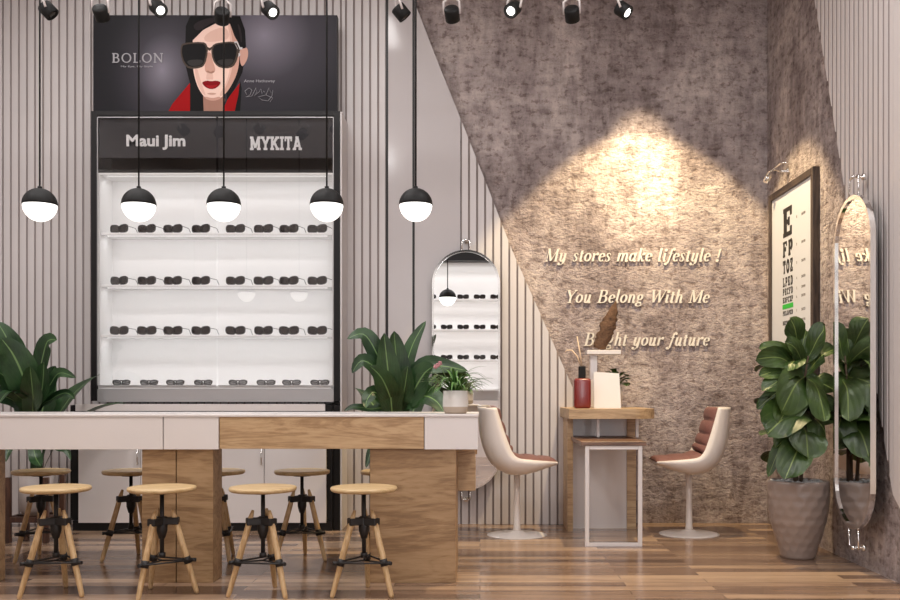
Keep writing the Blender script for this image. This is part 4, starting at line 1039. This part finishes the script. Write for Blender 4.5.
def make_chair():
    root = thing('swivel_chair', 'x', 'chair')
    NT, NS = 36, 18
    b = BM(); rows = []
    for i in range(NT+1):
        t = i/NT; s, r, w = interp(Sp, t), interp(Rp, t), interp(Wp, t)
        row = []
        for j in range(NS+1):
            a = PI*j/NS
            y = w*cos(a) if True else 0
            k_ = sin(a)**.75
            yy = w*(1 if cos(a) > 0 else -1)*abs(cos(a))**.6
            row.append((r[0]+(s[0]-r[0])*k_, yy, r[1]+(s[1]-r[1])*k_))
        rows.append(row)
    vv = [[b.verts.new(p) for p in r] for r in rows]
    for i in range(NT):
        for j in range(NS): b.faces.new((vv[i][j], vv[i][j+1], vv[i+1][j+1], vv[i+1][j])).smooth = True
    bmesh.ops.recalc_face_normals(b, faces=b.faces)
    o = obj('shell', b, M['shell'], root, fix=False)
    md = o.modifiers.new('thick', 'SOLIDIFY'); md.thickness = .012; md.offset = 0
    for nm, t0, t1, rolls, bulge in (('back_cushion', .0, .45, 4, .016), ('seat_cushion', .47, 1.0, 3, .008)):
        b = BM(); rings = []
        n = 40
        for i in range(n+1):
            t = t0+(t1-t0)*i/n; s, r, w = interp(Sp, t), interp(Rp, t), interp(Wp, t)
            s, r = Vector(s), Vector(r); 
            r2 = Vector(interp(Rp, min(1, t+.01))); r1 = Vector(interp(Rp, max(0, t-.01))); d = (r2-r1).normalized(); nn = Vector((-d.y, d.x))
            end = min(1, min(i, n-i)/3)**.5
            bu = (.012+bulge*abs(sin(PI*rolls*i/n))**.5)*(.25+.75*end)
            low = r.lerp(s, .22)
            ring = []
            wi = w-.008
            top = [(u, (1-abs(u)**6)) for u in (-1, -.93, -.75, -.4, 0, .4, .75, .93, 1)]
            for u, e in top:
                q = low+(r+nn*bu-low)*max(0.0, e) if abs(u) < 1 else low
                ring.append((q.x, wi*u*(1 if abs(u) < 1 else .985), q.y))
            for u in (.8, 0, -.8):
                q = r.lerp(s, .4); ring.append((q.x, wi*u*.9, q.y))
            rings.append(ring)
        ring_loft(b, rings); obj(nm, b, M['leather'], root)
    b = BM(); tube(b, [(0, 0, .012), (0, 0, .05), (0, 0, .2), (0, 0, .39)], [.03, .022, .019, .019], 20); obj('pedestal_column', b, M['shell'], root)
    b = BM(); lathe(b, [(.192, 0), (.192, .004), (.17, .009), (.06, .014), (.03, .03)], 48); obj('round_base', b, M['shell'], root)
    return root
c1 = make_chair(); c1.location = (X(517, 6.11), 6.11, 0); c1.rotation_euler = (0, 0, math.radians(5))
tag(c1, 'white shell swivel chair with russet pad at the left of the desk', 'chair', 'swivel chairs at the desk')
c2 = copy_tree(c1); c2.location = (X(689, 6.15), 6.15, 0); c2.rotation_euler = (0, 0, math.radians(180-3))
tag(c2, 'white shell swivel chair with russet pad at the right of the desk', 'chair', 'swivel chairs at the desk')

# ------------------------------------------------------------------ fitting desk
DX = X(600, 6.1)
dk = thing('fitting_desk', 'ash-topped white consulting desk with pull-out leaf before the concrete wall', 'desk', (DX, 6.1, 0))
DF, DBk = 5.95, 6.64
zt = Z(409, DF)
b = BM()
xl, xr = X(569, DF)-DX, X(658, DF)-DX
poly = [(xl, DF-6.1), (xr-.14, DF-6.1)]+[(xr-.14+.14*sin(a), DF-6.1+.14-.14*cos(a)) for a in [PI/2*i/8 for i in range(1, 9)]]+[(xr, DBk-6.1), (xl, DBk-6.1)]
prism(b, poly, lambda u, v, w: (u, v, w), zt-.062, zt); obj('desktop', b, M['desk_wood'], dk)
yb0, yb1 = 6.40-6.1, DBk-6.1-.005
b = BM(); cube(b, X(567.5, 6.28)-DX, X(573, 6.28)-DX, yb0-.12, yb1, 0, zt-.0625); obj('side_panel', b, M['desk_wood'], dk)
b = BM(); cube(b, X(627, 6.4)-DX, X(636, 6.4)-DX, yb0+.0, yb1, 0, zt-.0625); obj('side_panel', b, M['desk_wood'], dk)
b = BM(); cube(b, X(573, 6.28)-DX+.001, X(627, 6.4)-DX-.001, yb0+.01, yb0+.03, .0, zt-.0625); obj('modesty_panel', b, M['white'], dk)
zl = Z(445.5, 5.66)
b = BM(); cube(b, X(581, 5.66)-DX, X(646, 5.66)-DX, 5.64-6.1, yb0+.009, zl, zl+.024, .002, 1); obj('lower_leaf', b, M['brown_board'], dk)
b = BM()
xa2, xb2 = X(585, 5.66)-DX, X(642, 5.66)-DX
for u0, u1, z0, z1 in ((xa2, xa2+.024, .0, zl-.0005), (xb2-.024, xb2, .0, zl-.0005), (xa2+.024, xb2-.024, .0, .022), (xa2+.024, xb2-.024, zl-.024, zl-.0005)): cube(b, u0, u1, 5.648-6.1, 5.672-6.1, z0, z1, .0015, 1)
obj('leg_frame', b, M['white'], dk)
for px in (598, 637):
    b = BM(); x = X(px, 6.1)-DX; cube(b, x-.009, x+.009, -.01, .008, zl+.0285, zt-.0625); obj('post', b, M['white'], dk)

# things on the desk
DY = 6.2
bt = thing('reed_diffuser', 'square red glass diffuser bottle with black cap and pale reeds on the desk', 'diffuser', (X(582, DY), DY, zt))
kk = DY/F
b = BM(); cube(b, -8.5*kk, 8.5*kk, -8*kk, 8*kk, .0005, 30*kk, .018, 4); 
for f in b.faces: f.smooth = True
obj('bottle', b, M['red_glass'], bt)
b = BM(); cube(b, -3.4*kk, 3.4*kk, -3.4*kk, 3.4*kk, 30*kk, 42*kk, .004, 2); obj('cap', b, M['black'], bt)
for pts in ([(0, 0, 42*kk), (-2*kk, 0, 55*kk), (-5*kk, 0, 72*kk)], [(-1*kk, 0, 42*kk), (-5*kk, 0, 52*kk), (-10*kk, 0, 58*kk), (-15*kk, .002, 58*kk), (-17*kk, .002, 56*kk)]):
    b = BM(); tube(b, pts, [.005]*(len(pts)-1)+[.003], 8); obj('reed', b, M['reed'], bt)
cs = thing('display_card', 'white upright display card standing on the desk beside the red bottle', 'card', (X(607, DY), DY, zt))
b = BM(); cw = 13.2*kk
prism(b, [(-cw, .0005), (cw+.8*kk, .0005), (cw-.5*kk, 35*kk), (-cw+.3*kk, 36.5*kk)], lambda u, v, w: (u, w+v*.12, v), -.005, .005); obj('card_panel', b, M['white_matte'], cs)
b = BM(); prism(b, [(.012, .0005), (.075, .0005), (.03, 20*kk)], lambda u, v, w: (w, u, v), -.03, .03); obj('foot', b, M['white_matte'], cs)
ps = thing('display_pedestal', 'small white pedestal stand rising behind the display card', 'stand', (X(603, 6.42), 6.42, zt))
kk = 6.42/F
zp = Z(350.5, 6.42)-zt
b = BM(); cube(b, -17*kk, 16.5*kk, -.07, .07, zp-4.2*kk, zp, .002, 1); obj('plate', b, M['white'], ps)
b = BM(); cube(b, -13*kk, -6.5*kk, -.03, .03, .012, zp-4.3*kk); obj('post', b, M['white'], ps)
b = BM(); cube(b, -16*kk, 0*kk, -.06, .06, .0005, .0115); obj('foot', b, M['white'], ps)
pm = thing('dried_plume', 'brown dried plume leaning upright on the white pedestal plate', 'dried plant', (X(596, 6.42), 6.42, zt+zp))
b = BM(); rr = random.Random(5)
def axis_p(t): return Vector(((4+18*t**.9)*kk-.01, 0, (1+47*t)*kk))
tube(b, [axis_p(t/8) for t in range(9)], .004, 6); obj('stalk', b, M['dark_wood'], pm)
b = BM(); rings = []
for i in range(25):
    t = .02+.98*i/24; c = axis_p(t); w = (.045*sin(PI*min(1, .18+t*.84))**.7+.002)
    rings.append([(c.x+w*cos(2*PI*j/18)*(1+rr.uniform(-.25, .25)), c.y+w*.7*sin(2*PI*j/18)*(1+rr.uniform(-.2, .2)), max(.001, c.z+rr.uniform(-.006, .006)-.015*cos(2*PI*j/18))) for j in range(18)])
ring_loft(b, rings); obj('plume', b, M['plume'], pm)
ivy = thing('potted_ivy', 'little green ivy plant on the desk behind the display card', 'potted plant', (X(617, 6.38), 6.38, zt))
b = BM(); lathe(b, [(.028, .0005), (.036, .1), (.034, .14), (.03, .14), (.01, .135)], 20); obj('pot', b, M['pot_white'], ivy)
b = BM(); uvl = b.loops.layers.uv.new('UVMap')
for i in range(26):
    a = random.uniform(0, 2*PI); leaf(b, uvl, (.02*cos(a), .02*sin(a), .14+random.uniform(0, .08)), a, math.radians(random.uniform(20, 80)), math.radians(random.uniform(-60, 0)), random.uniform(.07, .11), random.uniform(.045, .06), prof_fig, 8, .15)
obj('foliage', b, M['leaf_fig'], ivy, fix=False)

# ------------------------------------------------------------------ second shelf wall behind the viewer (seen in the mirror)
b0 = thing('display_cabinet', 'lit white sunglasses shelves of the opposite wall, seen in the tall back mirror', 'cabinet', (-.3, -.35, 0))
b = BM(); cube(b, -1.2, 1.0, -.24, -.22, .0, 2.78); cube(b, -1.2, -1.18, -.22, .0, 0, 2.78); cube(b, .98, 1.0, -.22, .0, 0, 2.78); obj('lining', b, M['case_white'], b0)
b = BM(); cube(b, -1.2, 1.0, -.24, .0, 2.781, 3.3); obj('header_panel', b, M['cab_black'], b0)
b = BM(); cube(b, -1.18, .98, -.219, .0, 0, .8); obj('cupboard', b, M['white'], b0)
rz_ = [2.24, 1.81, 1.38, .96]
first = True
for r, z in enumerate(rz_):
    b = BM(); cube(b, -1.179, .979, -.219, -.02, z-.02, z); s = obj('shelf', b, M['shelf_glass'], b0)
    if r < 3:
        for i in range(2, 7):
            o = copy_tree(sun0)
            o.location = (-.3-.88+.235*i, -.35-.08, z+.0005); o.rotation_euler = (0, 0, PI); o.scale = (1.12,)*3
            tag(o, 'sunglasses %s in the %s row reflected in the tall back mirror' % (('leftmost', 'second from left', 'in the middle', 'second from right', 'rightmost')[i-2], ('upper', 'middle', 'lower')[r]), 'sunglasses', 'sunglasses on the opposite wall')
for z in [2.74]+[q-.03 for q in rz_[:3]]:
    lamp('shelf_led', 'AREA', (-.1, -.05, z), 1.9, (1, .985, .97), b0, rot=(math.radians(-25), 0, 0), shape='RECTANGLE', size=2.0, size_y=.03)

# ------------------------------------------------------------------ added ceiling panels and window fill, wall downlight
pan = []
for i, (x, y) in enumerate(((-1.45, 1.0), (.95, 1.0), (-3.2, 3.6), (-1.5, 3.6), (.95, 3.6), (-2.5, 5.3), (-1.0, 5.3))):
    t = thing('added_ceiling_panel', 'flat square light panel added on the unseen ceiling', 'ceiling light', (x, y, ZC-.04), 0, 'added ceiling panels')
    b = BM(); cube(b, -.32, .32, -.32, .32, .012, .0395); obj('housing', b, M['arm_white'], t)
    b = BM(); cube(b, -.3, .3, -.3, .3, .004, .0115); obj('diffuser', b, M['added_panel_glow'], t)
    lamp('added_panel_lamp', 'AREA', (0, 0, -.002), 36 if y < 5 else 9, (1, .98, .975), t, shape='SQUARE', size=.6)  # unseen panels, added to brighten the room and its back part
for x0, x1, e in ((W2[0], W2[1], 55),):
    lamp('added_window_fill', 'AREA', ((x0+x1)/2, YF+.02, (WZ0+WZ1)/2), e, (.98, .97, 1), None, rot=(PI/2, 0, 0), shape='RECTANGLE', size=x1-x0-.1, size_y=WZ1-WZ0-.1)  # fill lamp set at the added window
# warm downlight washing the concrete wall
dl = thing('ceiling_downlight', 'round ceiling downlight washing the concrete wall', 'ceiling light', (1.12, 5.72, ZC-.14))
b = BM(); lathe(b, [(.06, 0), (.066, 0), (.066, .1395), (.01, .1395), (.01, .13), (.056, .03)], 28, cap0=False, cap1=False); obj('housing', b, M['black'], dl)
b = BM(); lathe(b, [(.05, .05), (.05, .056), (.002, .057)], 24); obj('lens', b, M['spot_face'], dl)
lamp('wall_washer', 'SPOT', (0, 0, -.004), 410, (1, .77, .43), dl, rot=(math.radians(8), 0, 0), spot_size=math.radians(69), spot_blend=.16, shadow_soft_size=.025)
lamp('wall_accent', 'SPOT', (.01, 0, -.006), 430, (1, .81, .52), dl, aim=(.01, .95, -1.36), spot_size=math.radians(25), spot_blend=1.0, shadow_soft_size=.03)

# ------------------------------------------------------------------ world and colour management
w = bpy.data.worlds.new('world'); SC.world = w; w.use_nodes = True
w.node_tree.nodes['Background'].inputs[0].default_value = (.8, .85, .95, 1); w.node_tree.nodes['Background'].inputs[1].default_value = .6
vs_ = SC.view_settings
vs_.view_transform = 'Standard'; vs_.look = 'None'; vs_.exposure = 0.0; vs_.gamma = 1.0; vs_.use_curve_mapping = False
try:
    SC.cycles.use_denoising = True; SC.cycles.max_bounces = 8; SC.cycles.transparent_max_bounces = 12; SC.cycles.caustics_reflective = False
except Exception: pass
